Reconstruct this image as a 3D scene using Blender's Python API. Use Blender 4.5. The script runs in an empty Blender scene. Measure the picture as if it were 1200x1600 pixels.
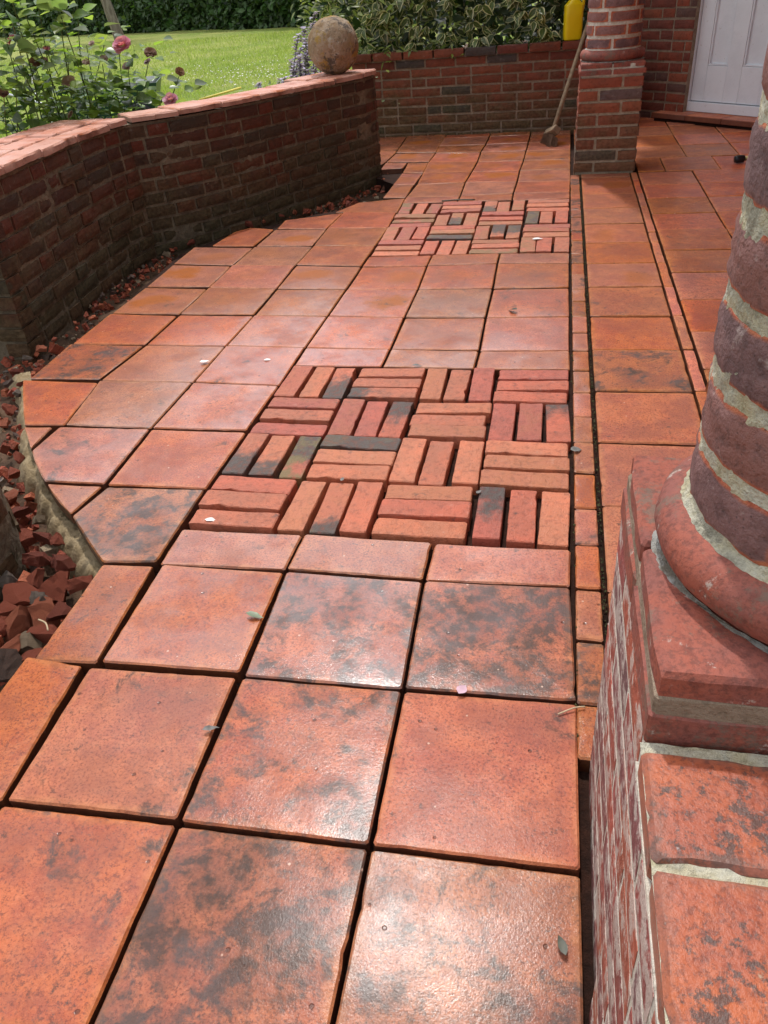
import bpy, bmesh, math, random
from mathutils import Vector, Matrix, noise
R = random.Random(7)
sc = bpy.context.scene
COL = sc.collection

# ------------------------------------------------------------------ camera
CAM = Vector((-0.0776, -0.6132, 1.0385))
RIGHT = Vector((0.97916678, 0.18993946, -0.07180123))
UP = Vector((-0.05102701, 0.57241528, 0.81837461))
FWD = Vector((-0.19654175, 0.79766143, -0.57018207))
FPX = 1205.0
cd = bpy.data.cameras.new('camera'); cam = bpy.data.objects.new('camera', cd); COL.objects.link(cam)
cam.matrix_world = Matrix(((RIGHT.x, UP.x, -FWD.x, CAM.x), (RIGHT.y, UP.y, -FWD.y, CAM.y), (RIGHT.z, UP.z, -FWD.z, CAM.z), (0, 0, 0, 1)))
cd.sensor_fit = 'HORIZONTAL'; cd.sensor_width = 36; cd.lens = 36 * FPX / 1200
cd.clip_start = 0.02; cd.clip_end = 500
sc.camera = cam

# ------------------------------------------------------------------ sky, sun, exposure
SUN = Vector((-0.125, 0.465, 0.877)).normalized()
elev = math.asin(SUN.z)
w = bpy.data.worlds.new('World'); sc.world = w; w.use_nodes = True
wt = w.node_tree; wt.nodes.clear()
sky = wt.nodes.new('ShaderNodeTexSky'); sky.sky_type = 'NISHITA'; sky.sun_disc = False
sky.sun_elevation = elev; sky.sun_rotation = math.atan2(SUN.x, SUN.y)
sky.air_density = 1.0; sky.dust_density = 2.5; sky.ozone_density = 1.0
bg = wt.nodes.new('ShaderNodeBackground'); bg.inputs['Strength'].default_value = 0.15
wo = wt.nodes.new('ShaderNodeOutputWorld')
# broken white cloud over the whole sky, as the sheen on the wet tiles shows
wtc = wt.nodes.new('ShaderNodeTexCoord'); wno = wt.nodes.new('ShaderNodeTexNoise'); wno.inputs['Scale'].default_value = 2.4; wno.inputs['Detail'].default_value = 7.0; wno.inputs['Roughness'].default_value = .58
wmr = wt.nodes.new('ShaderNodeMapRange'); wmr.interpolation_type = 'SMOOTHSTEP'; wmr.inputs[1].default_value = .30; wmr.inputs[2].default_value = .54
wmx = wt.nodes.new('ShaderNodeMix'); wmx.data_type = 'RGBA'; wmx.inputs[7].default_value = (9.5, 9.8, 10.3, 1)
# clouds towards the sun scatter more light forward
wdot = wt.nodes.new('ShaderNodeVectorMath'); wdot.operation = 'DOT_PRODUCT'; wdot.inputs[1].default_value = tuple(SUN); wt.links.new(wtc.outputs['Generated'], wdot.inputs[0])
wmax = wt.nodes.new('ShaderNodeMath'); wmax.operation = 'MAXIMUM'; wmax.inputs[1].default_value = 0.0; wt.links.new(wdot.outputs['Value'], wmax.inputs[0])
wpow = wt.nodes.new('ShaderNodeMath'); wpow.operation = 'POWER'; wpow.inputs[1].default_value = 3.0; wt.links.new(wmax.outputs[0], wpow.inputs[0])
wmad = wt.nodes.new('ShaderNodeMath'); wmad.operation = 'MULTIPLY_ADD'; wmad.inputs[1].default_value = 1.5; wmad.inputs[2].default_value = 0.65; wt.links.new(wpow.outputs[0], wmad.inputs[0])
wcc = wt.nodes.new('ShaderNodeVectorMath'); wcc.operation = 'SCALE'; wcc.inputs[0].default_value = (9.0, 9.3, 9.9); wt.links.new(wmad.outputs[0], wcc.inputs['Scale']); wt.links.new(wcc.outputs['Vector'], wmx.inputs[7])
wt.links.new(wtc.outputs['Generated'], wno.inputs['Vector']); wt.links.new(wno.outputs[0], wmr.inputs[0]); wt.links.new(wmr.outputs[0], wmx.inputs[0])
wt.links.new(sky.outputs[0], wmx.inputs[6]); wt.links.new(wmx.outputs[2], bg.inputs['Color']); wt.links.new(bg.outputs[0], wo.inputs['Surface'])
sl = bpy.data.lights.new('sun', 'SUN'); sl.energy = 2.7; sl.angle = math.radians(2.0); sl.color = (1.0, 0.965, 0.91)
so = bpy.data.objects.new('sun', sl); COL.objects.link(so)
so.rotation_euler = SUN.to_track_quat('Z', 'Y').to_euler(); so.location = (0, 0, 12)
vs = sc.view_settings; vs.view_transform = 'Standard'; vs.look = 'None'; vs.gamma = 1.0; vs.exposure = -0.12; vs.use_curve_mapping = False


def at(u, v, z=0.0):
    """floor-plan point of a photograph position at height z"""
    d = RIGHT * ((u - 600) / FPX) - UP * ((v - 800) / FPX) + FWD
    return CAM + d * ((z - CAM.z) / d.z)


# ------------------------------------------------------------------ material helper
class NT:
    def __init__(s, name):
        s.m = bpy.data.materials.new(name); s.m.use_nodes = True
        s.t = s.m.node_tree; s.t.nodes.clear()
        s.out = s.t.nodes.new('ShaderNodeOutputMaterial')

    def n(s, typ, _o=0, _p=None, **kw):
        nd = s.t.nodes.new('ShaderNode' + typ)
        for k, v in (_p or {}).items(): setattr(nd, k, v)
        for k, v in kw.items():
            k = int(k[1:]) if k[0] == 'i' and k[1:].isdigit() else k.replace('_', ' ')
            s.set(nd.inputs[k], v)
        return nd.outputs[_o] if _o is not None else nd

    def set(s, sock, v):
        if isinstance(v, bpy.types.NodeSocket): s.t.links.new(v, sock)
        else:
            if sock.type == 'RGBA' and len(v) == 3: v = (*v, 1)
            sock.default_value = v

    def math(s, op, a, b=0.0, c=0.0, clamp=False):
        return s.n('Math', _p={'operation': op, 'use_clamp': clamp}, i0=a, i1=b, i2=c)

    def noise(s, vec, scale, detail=4, rough=.55, dist=0.0):
        return s.n('TexNoise', Vector=vec, Scale=scale, Detail=detail, Roughness=rough, Distortion=dist)

    def step(s, x, a, b):
        return s.n('MapRange', _p={'interpolation_type': 'SMOOTHSTEP', 'clamp': True}, i0=x, i1=a, i2=b, i3=0.0, i4=1.0)

    def lerp(s, x, a, b):
        return s.n('MapRange', _p={'clamp': True}, i0=x, i1=0.0, i2=1.0, i3=a, i4=b)

    def mix(s, f, a, b, mode='MIX'):
        nd = s.t.nodes.new('ShaderNodeMix'); nd.data_type = 'RGBA'; nd.blend_type = mode
        s.set(nd.inputs[0], f); s.set(nd.inputs[6], a); s.set(nd.inputs[7], b)
        return nd.outputs[2]

    def attr(s, name, obj=True):
        return s.n('Attribute', 2, _p={'attribute_name': name, 'attribute_type': 'OBJECT' if obj else 'GEOMETRY'})

    def coords(s):
        """object coordinates moved by a random amount for each object, and that random number"""
        tc = s.n('TexCoord', 3)
        r = s.n('ObjectInfo', 5)
        off = s.n('CombineXYZ', X=s.math('MULTIPLY', r, 61.7), Y=s.math('MULTIPLY', r, 37.3), Z=s.math('MULTIPLY', r, 23.1))
        return s.n('VectorMath', _p={'operation': 'ADD'}, i0=tc, i1=off), r, tc

    def voro(s, vec, scale, out=0, feature='F1'):
        return s.n('TexVoronoi', out, _p={'feature': feature}, Vector=vec, Scale=scale)

    def bump(s, h, strength, dist, normal=None):
        kw = dict(Height=h, Strength=strength, Distance=dist)
        if normal is not None: kw['Normal'] = normal
        return s.n('Bump', **kw)

    def bsdf(s, **kw):
        nd = s.n('BsdfPrincipled', None, **kw)
        s.t.links.new(nd.outputs[0], s.out.inputs['Surface'])
        return s.m


def hsv(m, col, h=.5, sat=1.0, val=1.0):
    return m.n('HueSaturation', Hue=h, Saturation=sat, Value=val, Color=col)


def mat_tile(name, wet=1.0, dry=0.0, porch=False):
    m = NT(name); vec, r, tc = m.coords()
    edge = m.attr('edge', False)
    stain = m.attr('stain'); pud = m.attr('puddle'); tone = m.attr('tone')
    n1 = m.noise(vec, 7.5, 5, .6); n2 = m.noise(vec, 34, 6, .62); n3 = m.noise(vec, 330, 3, .6); n4 = m.noise(vec, 15, 8, .72, .4)
    c = m.mix(m.step(n1, .40, .62), (.50, .122, .034), (.40, .088, .036))
    c = m.mix(m.math('MULTIPLY', m.step(n2, .45, .72), .55), c, (.52, .160, .065))
    c = m.mix(m.math('MULTIPLY', m.step(n2, .50, .30), .5), c, (.30, .068, .036))
    ng = m.noise(vec, 210, 5, .75)
    c = m.mix(m.math('MULTIPLY', m.step(ng, .50, .38), .75), c, (.13, .032, .018))
    c = m.mix(m.math('MULTIPLY', m.step(ng, .54, .66), .45), c, (.58, .19, .08))
    c = m.mix(m.math('MULTIPLY', m.math('SUBTRACT', 1.0, edge), m.math('MULTIPLY', m.step(m.noise(vec, 5.5, 6, .68), .42, .60), .55)), c, (.25, .070, .040))  # dark purple-red centre, partly clay colour, partly painted sky sheen
    # orange-brown rim: clay colour, partly painted contrast to the centre's sky sheen
    rim = m.math('MULTIPLY', m.step(m.math('ADD', edge, m.math('MULTIPLY', m.math('SUBTRACT', n4, .5), 1.7)), .35, 1.0), .75)
    c = m.mix(rim, c, m.mix(m.step(n2, .42, .58), (.36, .10, .024), (.50, .16, .045)))
    c = hsv(m, c, h=m.lerp(tone, .495, .507), sat=m.lerp(r, .90, 1.03), val=m.lerp(tone, 1.08, .84))
    # wet patch in the hollow of the tile, its drying rim lighter
    sep = m.n('SeparateXYZ', None, Vector=tc)
    sx_ = m.math('ADD', sep.outputs[0], m.math('MULTIPLY', m.math('SUBTRACT', m.math('FRACT', m.math('MULTIPLY', r, 9.7)), .5), .12)); sy_ = m.math('ADD', sep.outputs[1], m.math('MULTIPLY', m.math('SUBTRACT', m.math('FRACT', m.math('MULTIPLY', r, 23.1)), .5), .12))
    d = m.math('SQRT', m.math('ADD', m.math('POWER', sx_, 2.0), m.math('MULTIPLY', m.math('POWER', sy_, 2.0), 1.2)))
    d = m.math('ADD', d, m.math('MULTIPLY', m.math('SUBTRACT', m.noise(vec, 9, 6, .65), .5), .26))
    pm = m.math('MULTIPLY', m.step(d, .115, .04), pud)
    dry_ = m.math('MULTIPLY', m.math('MULTIPLY', m.step(d, .05, .10), m.step(d, .17, .11)), pud)
    c = m.mix(m.math('MULTIPLY', pm, .92), c, (.33, .085, .004))
    c = m.mix(m.math('MULTIPLY', dry_, .10), c, (.50, .20, .15))
    # black-grey lichen: broad blotches and small round spots
    ns = m.noise(vec, 10.5, 9, .72, .3)
    th = m.math('SUBTRACT', .70, m.math('MULTIPLY', stain, .25))
    blot = m.step(m.math('SUBTRACT', ns, th), -.03, .085)
    warp = m.n('VectorMath', _p={'operation': 'ADD'}, i0=vec, i1=m.n('VectorMath', _p={'operation': 'SCALE'}, i0=m.n('TexNoise', 1, Vector=vec, Scale=90.0), Scale=.014))
    v1 = m.voro(warp, 62); gate = m.step(m.math('ADD', m.noise(vec, 8, 3, .5), m.math('MULTIPLY', stain, .22)), .55, .66)
    spot = m.math('MULTIPLY', m.step(m.math('ADD', m.noise(vec, 48, 8, .78), m.math('MULTIPLY', v1, -.12)), .515, .60), gate)
    v2 = m.voro(warp, 150); gate2 = m.step(m.math('ADD', m.noise(vec, 13, 3, .5), m.math('MULTIPLY', stain, .14)), .52, .62)
    fine = m.math('MULTIPLY', m.step(v2, .36, .08), gate2)
    dk = m.math('MAXIMUM', m.math('MULTIPLY', blot, m.lerp(m.step(n2, .36, .58), .25, 1.0)), m.math('MAXIMUM', m.math('MULTIPLY', spot, .8), m.math('MULTIPLY', fine, .55)))
    c = m.mix(m.math('MULTIPLY', dk, .86), c, m.mix(m.step(n1, .42, .6), (.040, .031, .026), (.068, .057, .055)))
    # pale specks
    v3 = m.voro(vec, 38); v3c = m.n('TexVoronoi', 1, Vector=vec, Scale=38.0)
    pick = m.math('GREATER_THAN', m.n('SeparateColor', 0, Color=v3c), .86)
    c = m.mix(m.math('MULTIPLY', m.math('MULTIPLY', m.step(v3, .11, .06), pick), .8), c, (.62, .40, .30))
    pitp = m.math('LESS_THAN', m.n('SeparateColor', 0, Color=v3c), .17)
    pit = m.math('MULTIPLY', m.step(v3, .16, .09), pitp)
    c = m.mix(m.math('MULTIPLY', pit, .7), c, (.06, .022, .015))
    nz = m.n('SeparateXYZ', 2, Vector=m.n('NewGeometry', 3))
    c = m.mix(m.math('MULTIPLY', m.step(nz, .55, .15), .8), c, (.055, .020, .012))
    if porch: c = m.mix(1.0, c, (1.5, 1.5, 1.55), 'MULTIPLY')  # porch copy lightened in colour, standing in for ambient light under the roof
    if dry: c = m.mix(m.math('MULTIPLY', m.step(n1, .25, .6), dry), c, (.68, .40, .32))  # pale pink of dry coping, with sunlit brightness and sheen painted in
    h = m.math('ADD', m.math('MULTIPLY', m.noise(vec, 170, 4, .62), 1.0), m.math('MULTIPLY', n3, .5))
    h = m.math('ADD', h, m.math('MULTIPLY', n2, 1.1))
    h = m.math('SUBTRACT', h, m.math('MULTIPLY', pit, 1.6))
    h = m.math('ADD', h, m.math('MULTIPLY', m.noise(vec, 6, 2, .5), 2.0))
    h = m.math('MULTIPLY', h, m.math('SUBTRACT', 1.0, m.math('MULTIPLY', pm, .5)))
    nb = m.bump(h, .55, .0028); hc = m.math('ADD', m.math('MULTIPLY', m.noise(vec, 420, 3, .65), 1.0), m.math('MULTIPLY', m.noise(vec, 150, 3, .6), .9)); hc = m.math('ADD', hc, m.math('MULTIPLY', n2, .35)); hc = m.math('SUBTRACT', hc, pit); nc = m.bump(hc, .5, m.math('ADD', .0002, m.math('MULTIPLY', m.noise(vec, 12, 3, .6), .0006)))
    rg = m.math('SUBTRACT', m.lerp(m.noise(vec, 9, 5, .6), .20, .50), m.math('MULTIPLY', pm, .12))
    rg = m.math('ADD', rg, m.math('MULTIPLY', dk, .12), clamp=True)
    cw = m.math('MULTIPLY', m.math('SUBTRACT', 1.0, m.math('MULTIPLY', pm, .75)), m.lerp(m.step(m.noise(vec, 6.5, 5, .65), .36, .58), .45, 1.0)); cw = m.math('MULTIPLY', cw, m.math('MULTIPLY', m.attr('gloss'), wet))
    return m.bsdf(Base_Color=c, Roughness=m.math('ADD', rg, .25), Normal=nb, Specular_IOR_Level=.22,
                  Coat_Weight=cw, Coat_Roughness=m.math('ADD', m.math('MULTIPLY', rg, .28), .05), Coat_IOR=1.9, Coat_Normal=nc)


def mat_brick(name, cols, dark=(.05, .042, .04), algae=0.0, rough=.8, soot=False, pale=0.0, palet=.60, bumpd=.004, wet=0.0):
    m = NT(name); vec, r, tc = m.coords()
    n1 = m.noise(vec, 14, 5, .62); n2 = m.noise(vec, 60, 6, .65); n3 = m.noise(vec, 240, 3, .6)
    cr = m.n('ValToRGB', None); ramp = cr.color_ramp; ramp.interpolation = 'CONSTANT'
    while len(ramp.elements) > 1: ramp.elements.remove(ramp.elements[-1])
    for i, cc in enumerate(cols):
        e = ramp.elements[0] if i == 0 else ramp.elements.new(i / len(cols))
        e.position = i / len(cols); e.color = (*cc, 1)
    m.set(cr.inputs[0], m.math('FRACT', m.math('MULTIPLY', r, 17.31)))
    c = cr.outputs[0]
    c = m.mix(m.math('MULTIPLY', m.step(n1, .38, .68), .6), c, m.mix(1.0, c, (1.45, 1.2, 1.1), 'MULTIPLY'))
    c = m.mix(m.math('MULTIPLY', m.step(n2, .52, .34), .55), c, m.mix(1.0, c, (.5, .45, .45), 'MULTIPLY'))
    c = m.mix(m.math('MULTIPLY', m.step(m.noise(vec, 22, 7, .7), .60, .70), .6), c, dark)
    if pale > 0:
        c = m.mix(m.math('MULTIPLY', m.step(m.noise(vec, 30, 6, .7), palet, palet + .1), pale), c, (.55, .48, .42))
    rr = rough
    if soot:
        s = m.attr('soot'); sx = m.attr('soot_side')
        sp = m.n('SeparateXYZ', None, Vector=tc)
        q = m.math('ADD', m.math('MULTIPLY', m.math('MULTIPLY', sp.outputs[0], sx), 9.0), m.math('MULTIPLY', m.math('SUBTRACT', m.noise(vec, 16, 6, .68), .5), 3.0))
        q = m.math('ADD', q, m.math('MULTIPLY', m.math('SUBTRACT', s, .5), 1.6))
        k = m.math('MULTIPLY', m.step(q, -.35, .45), m.math('GREATER_THAN', s, .01))
        c = m.mix(m.math('MULTIPLY', k, m.lerp(m.step(n2, .34, .55), .6, .95)), c, m.mix(m.step(n2, .4, .6), (.030, .028, .027), (.075, .066, .058)))
        g = m.attr('moss')
        c = m.mix(m.math('MULTIPLY', g, m.step(n1, .42, .56)), c, (.17, .13, .05))
    if algae > 0:
        z = m.n('SeparateXYZ', 2, Vector=m.n('NewGeometry', 0))
        a = m.math('ADD', m.math('MULTIPLY', z, -2.2), m.math('MULTIPLY', m.noise(m.n('NewGeometry', 0), 6, 6, .65), 2.2))
        c = m.mix(m.math('MULTIPLY', m.step(a, .05, 1.1), algae), c, m.mix(m.step(n2, .4, .62), (.050, .046, .018), (.115, .095, .045)))
    h = m.math('ADD', m.math('MULTIPLY', n2, 1.0), m.math('ADD', m.math('MULTIPLY', n3, .45), m.math('MULTIPLY', n1, 1.2)))
    nb = m.bump(h, .7, bumpd)
    kw = {}
    if wet: kw = dict(Coat_Weight=wet, Coat_Roughness=.3, Coat_Normal=nb)
    return m.bsdf(Base_Color=c, Roughness=rr, Normal=nb, Specular_IOR_Level=.35, **kw)


def mat_mortar(name, a, b, scale=1.0, dark=(.09, .075, .055), dk=.6, bumpd=.006):
    m = NT(name); vec, r, tc = m.coords()
    n1 = m.noise(vec, 18 * scale, 6, .66); n2 = m.noise(vec, 90 * scale, 5, .65)
    c = m.mix(m.step(n1, .38, .62), a, b)
    c = m.mix(m.math('MULTIPLY', m.step(m.noise(vec, 9 * scale, 7, .7), .52, .66), dk), c, dark)
    c = m.mix(m.math('MULTIPLY', m.step(n2, .5, .36), .45), c, m.mix(1.0, c, (.5, .5, .48), 'MULTIPLY'))
    nb = m.bump(m.math('ADD', n1, n2), .9, bumpd)
    return m.bsdf(Base_Color=c, Roughness=.92, Normal=nb, Specular_IOR_Level=.2)


def mat_plain(name, col, rough=.5, var=.15, scale=12, bump=.0, spec=.4, **kw):
    m = NT(name); vec, r, tc = m.coords()
    n1 = m.noise(vec, scale, 5, .6)
    c = m.mix(m.step(n1, .3, .7), tuple(x * (1 - var) for x in col), tuple(min(1, x * (1 + var)) for x in col))
    k = dict(Base_Color=c, Roughness=rough, Specular_IOR_Level=spec, **kw)
    if bump: k['Normal'] = m.bump(m.noise(vec, scale * 6, 4, .6), .6, bump)
    return m.bsdf(**k)


def mat_leaf(name, top, under, vein=None, margin=None, var=.3, rough=.42, trans=.35):
    """thin leaf: lighter underside, some light passes through"""
    m = NT(name); vec, r, tc = m.coords()
    uv = m.n('UVMap', 0); sp = m.n('SeparateXYZ', None, Vector=uv)
    geo = m.n('NewGeometry', None)
    rnd = m.attr('rnd', False)
    rr = m.math('FRACT', m.math('ADD', m.math('MULTIPLY', r, 7.7), rnd))
    c = m.mix(geo.outputs['Backfacing'], top, under)
    if margin is not None:
        e = m.math('ABSOLUTE', sp.outputs[0])
        e = m.math('ADD', e, m.math('MULTIPLY', m.math('SUBTRACT', m.noise(uv, 5, 3, .6), .5), .5))
        c = m.mix(m.step(e, .62, .80), c, margin)
    if vein is not None:
        c = m.mix(m.math('MULTIPLY', m.step(m.math('ABSOLUTE', sp.outputs[0]), .12, .03), .6), c, vein)
    c = hsv(m, c, h=m.lerp(rr, .485, .515), sat=m.lerp(rr, .85, 1.1), val=m.lerp(m.math('FRACT', m.math('MULTIPLY', rr, 5.3)), 1 - var, 1 + var))
    b = m.n('BsdfPrincipled', Base_Color=c, Roughness=rough, Specular_IOR_Level=.45)
    t = m.n('BsdfTranslucent', Color=m.mix(1.0, c, (1.5, 1.55, .7), 'MULTIPLY'))
    ms = m.n('MixShader', i0=trans, i1=b, i2=t)
    m.t.links.new(ms, m.out.inputs['Surface'])
    return m.m


M = {}
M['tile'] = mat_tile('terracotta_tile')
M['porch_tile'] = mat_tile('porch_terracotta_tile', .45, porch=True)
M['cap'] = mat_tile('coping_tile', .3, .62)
REDS = [(.36, .085, .045), (.42, .11, .055), (.30, .065, .045), (.38, .10, .06), (.34, .075, .04), (.22, .05, .04)]
M['paver'] = mat_brick('paver_brick', [(.47, .142, .075), (.43, .115, .064), (.50, .17, .088), (.38, .10, .066), (.45, .15, .075), (.40, .13, .07)], soot=True, rough=.7, bumpd=.006, pale=.15, wet=.3)
M['gbrick'] = mat_brick('garden_wall_brick', [(0.080, 0.026, 0.014), (0.100, 0.028, 0.015), (0.060, 0.024, 0.015), (0.050, 0.027, 0.017), (0.085, 0.033, 0.019), (0.045, 0.030, 0.020), (0.070, 0.040, 0.022)], algae=.55, pale=.12)
M['bbrick'] = mat_brick('back_wall_brick', [(0.170, 0.046, 0.025), (0.200, 0.059, 0.030), (0.140, 0.038, 0.025), (0.065, 0.049, 0.043), (0.180, 0.054, 0.030), (0.150, 0.043, 0.022)], algae=.75, pale=.15)
M['pbrick'] = mat_brick('pier_brick', [(0.276, 0.084, 0.045), (0.252, 0.069, 0.039), (0.288, 0.096, 0.057), (0.228, 0.063, 0.039), (0.132, 0.090, 0.084)], algae=.65, pale=.2)
M['hbrick'] = mat_brick('house_brick', [(0.225, 0.060, 0.034), (0.195, 0.053, 0.034), (0.120, 0.064, 0.053), (0.255, 0.075, 0.041), (0.165, 0.049, 0.034)], pale=.08)
M['nbrick'] = mat_brick('near_pier_brick', [(.34, .085, .06), (.30, .08, .07), (.24, .085, .085), (.20, .10, .10), (.36, .10, .06)], algae=.25, pale=.75, palet=.47)
M['mortar_dark'] = mat_mortar('old_mortar', (.13, .10, .07), (.20, .16, .11), dk=.6, dark=(.05, .04, .026))
M['mortar_mid'] = mat_mortar('mid_mortar', (.40, .31, .22), (.52, .42, .31), dk=.5)
M['mortar_back'] = mat_mortar('back_wall_mortar', (.26, .19, .135), (.36, .27, .20), dk=.5, dark=(.12, .09, .055))
M['mortar_pale'] = mat_mortar('pale_mortar', (.56, .50, .41), (.74, .69, .60), dk=.45, dark=(.20, .18, .14))
M['mortar_col'] = mat_mortar('lumpy_mortar', (.52, .46, .30), (.60, .57, .46), scale=1.4, dk=.75, dark=(.20, .18, .13), bumpd=.009)
M['mortar_grey'] = mat_mortar('crusted_grey_mortar', (.20, .17, .13), (.42, .41, .38), scale=1.6, dk=.7, dark=(.10, .08, .055), bumpd=.008)
M['bed'] = mat_mortar('sand_cement', (.24, .175, .095), (.34, .26, .155), dk=.6)
M['joint'] = mat_mortar('joint_soil', (.022, .009, .006), (.045, .017, .010), dk=.6, dark=(.02, .016, .012))
M['soil'] = mat_mortar('soil', (.07, .04, .025), (.13, .075, .045), dk=.6, dark=(.03, .022, .016))


def mat_colbrick():
    m = NT('column_brick'); vec, r, tc = m.coords()
    edge = m.attr('edge', False)
    n1 = m.noise(vec, 16, 5, .65); n2 = m.noise(vec, 75, 6, .68); n3 = m.noise(vec, 260, 3, .6)
    rr = m.math('FRACT', m.math('MULTIPLY', r, 13.7))
    c = m.mix(m.step(rr, .25, .75), (.155, .085, .085), (.25, .105, .085))
    c = m.mix(m.math('MULTIPLY', m.step(n1, .42, .62), .6), c, (.30, .16, .15))
    c = m.mix(m.math('MULTIPLY', m.step(n2, .5, .34), .5), c, (.07, .04, .04))
    e = m.step(m.math('ADD', edge, m.math('MULTIPLY', m.math('SUBTRACT', n1, .5), 1.6)), .45, .95)
    c = m.mix(m.math('MULTIPLY', e, .9), c, m.mix(m.step(n2, .4, .6), (.42, .10, .05), (.52, .16, .07)))
    c = m.mix(m.math('MULTIPLY', m.step(m.noise(vec, 40, 6, .7), .60, .70), .45), c, (.50, .40, .37))
    v = m.voro(vec, 120)
    c = m.mix(m.math('MULTIPLY', m.step(v, .16, .09), .6), c, (.05, .03, .03))
    nb = m.bump(m.math('ADD', m.math('ADD', n2, m.math('MULTIPLY', n3, .5)), m.math('MULTIPLY', n1, 1.5)), .8, .005)
    return m.bsdf(Base_Color=c, Roughness=.78, Normal=nb, Specular_IOR_Level=.35)


def mat_moulding():
    m = NT('red_moulded_brick'); vec, r, tc = m.coords()
    n1 = m.noise(vec, 12, 6, .65); n2 = m.noise(vec, 70, 6, .66)
    c = m.mix(m.step(n1, .4, .62), (.34, .092, .058), (.26, .085, .066))
    c = m.mix(m.math('MULTIPLY', m.step(n2, .52, .35), .6), c, (.14, .04, .03))
    c = m.mix(m.math('MULTIPLY', m.step(m.noise(vec, 190, 4, .7), .52, .38), .5), c, (.12, .045, .035))
    c = m.mix(m.math('MULTIPLY', m.step(m.noise(vec, 17, 9, .78), .53, .62), .75), c, (.16, .12, .09))
    c = m.mix(m.math('MULTIPLY', m.step(m.noise(vec, 27, 8, .76), .60, .68), .8), c, (.52, .44, .38))
    nb = m.bump(m.math('ADD', n1, n2), .6, .004)
    return m.bsdf(Base_Color=c, Roughness=.7, Normal=nb, Specular_IOR_Level=.35)


def mat_ledge():
    """tiles on the low wall by the camera: orange with black lichen and pale crusts"""
    m = NT('lichened_ledge_tile'); vec, r, tc = m.coords()
    edge = m.attr('edge', False)
    n1 = m.noise(vec, 11, 5, .62); n2 = m.noise(vec, 70, 6, .68)
    c = m.mix(m.step(n1, .38, .64), (.46, .108, .034), (.36, .082, .038))
    c = m.mix(m.math('MULTIPLY', m.step(n2, .5, .34), .55), c, (.20, .04, .022))
    c = m.mix(m.math('MULTIPLY', m.step(m.noise(vec, 190, 5, .72), .52, .38), .6), c, (.12, .03, .018))
    k = m.step(m.math('ADD', m.noise(vec, 60, 7, .75), m.math('MULTIPLY', m.noise(vec, 9, 2, .5), .55)), .815, .90)
    c = m.mix(m.math('MULTIPLY', k, .85), c, (.055, .035, .030))
    vw = m.n('VectorMath', _p={'operation': 'ADD'}, i0=vec, i1=m.n('VectorMath', _p={'operation': 'SCALE'}, i0=m.n('TexNoise', 1, Vector=vec, Scale=40.0, Detail=4.0), Scale=.03))
    crust = m.math('MULTIPLY', m.step(m.noise(vw, 11, 9, .74), .60, .66), m.step(n2, .30, .55))
    c = m.mix(m.math('MULTIPLY', crust, m.lerp(m.step(n2, .35, .6), .35, .9)), c, m.mix(m.step(n1, .4, .6), (.50, .40, .24), (.50, .44, .42)))
    rim = m.step(m.math('ADD', edge, m.math('MULTIPLY', m.math('SUBTRACT', n1, .5), 1.4)), .55, 1.0)
    c = m.mix(m.math('MULTIPLY', rim, .45), c, (.22, .10, .07))
    nb = m.bump(m.math('ADD', m.math('ADD', n2, n1), m.math('MULTIPLY', crust, .5)), .6, .0035)
    return m.bsdf(Base_Color=c, Roughness=.55, Normal=nb, Specular_IOR_Level=.4, Coat_Weight=m.math('MULTIPLY', m.math('SUBTRACT', 1.0, crust), .3), Coat_Roughness=.25, Coat_Normal=nb)


def mat_ball():
    m = NT('lichened_stone'); vec, r, tc = m.coords()
    n1 = m.noise(vec, 7, 7, .68); n2 = m.noise(vec, 40, 6, .7); n3 = m.noise(vec, 13, 8, .75)
    c = m.mix(m.step(n1, .38, .62), (.27, .17, .085), (.36, .27, .19))
    c = m.mix(m.math('MULTIPLY', m.step(n3, .54, .64), .75), c, (.50, .44, .37))
    c = m.mix(m.math('MULTIPLY', m.step(m.noise(vec, 9, 6, .7), .52, .62), .8), c, (.36, .22, .035))
    c = m.mix(m.math('MULTIPLY', m.step(m.noise(vec, 11, 8, .76), .535, .61), .85), c, (.07, .062, .055))
    c = m.mix(m.math('MULTIPLY', m.step(n2, .5, .34), .5), c, (.12, .085, .05))
    nb = m.bump(m.math('ADD', n1, m.math('ADD', n2, n3)), .9, .012)
    return m.bsdf(Base_Color=c, Roughness=.9, Normal=nb, Specular_IOR_Level=.25)


def mat_lawn():
    m = NT('mown_lawn'); g = m.n('NewGeometry', 0)
    n1 = m.noise(g, .55, 5, .62); n2 = m.noise(g, 4, 5, .65); n3 = m.noise(g, 38, 4, .7)
    c = m.mix(m.step(n1, .38, .62), (.20, .27, .045), (.33, .35, .09))
    c = m.mix(m.math('MULTIPLY', m.step(n2, .45, .68), .55), c, (.36, .35, .13))
    c = m.mix(m.math('MULTIPLY', m.step(n3, .52, .36), .6), c, (.045, .085, .014))
    nb = m.bump(m.math('ADD', n3, n2), .9, .04)
    return m.bsdf(Base_Color=c, Roughness=.85, Normal=nb, Specular_IOR_Level=.15)


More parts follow.
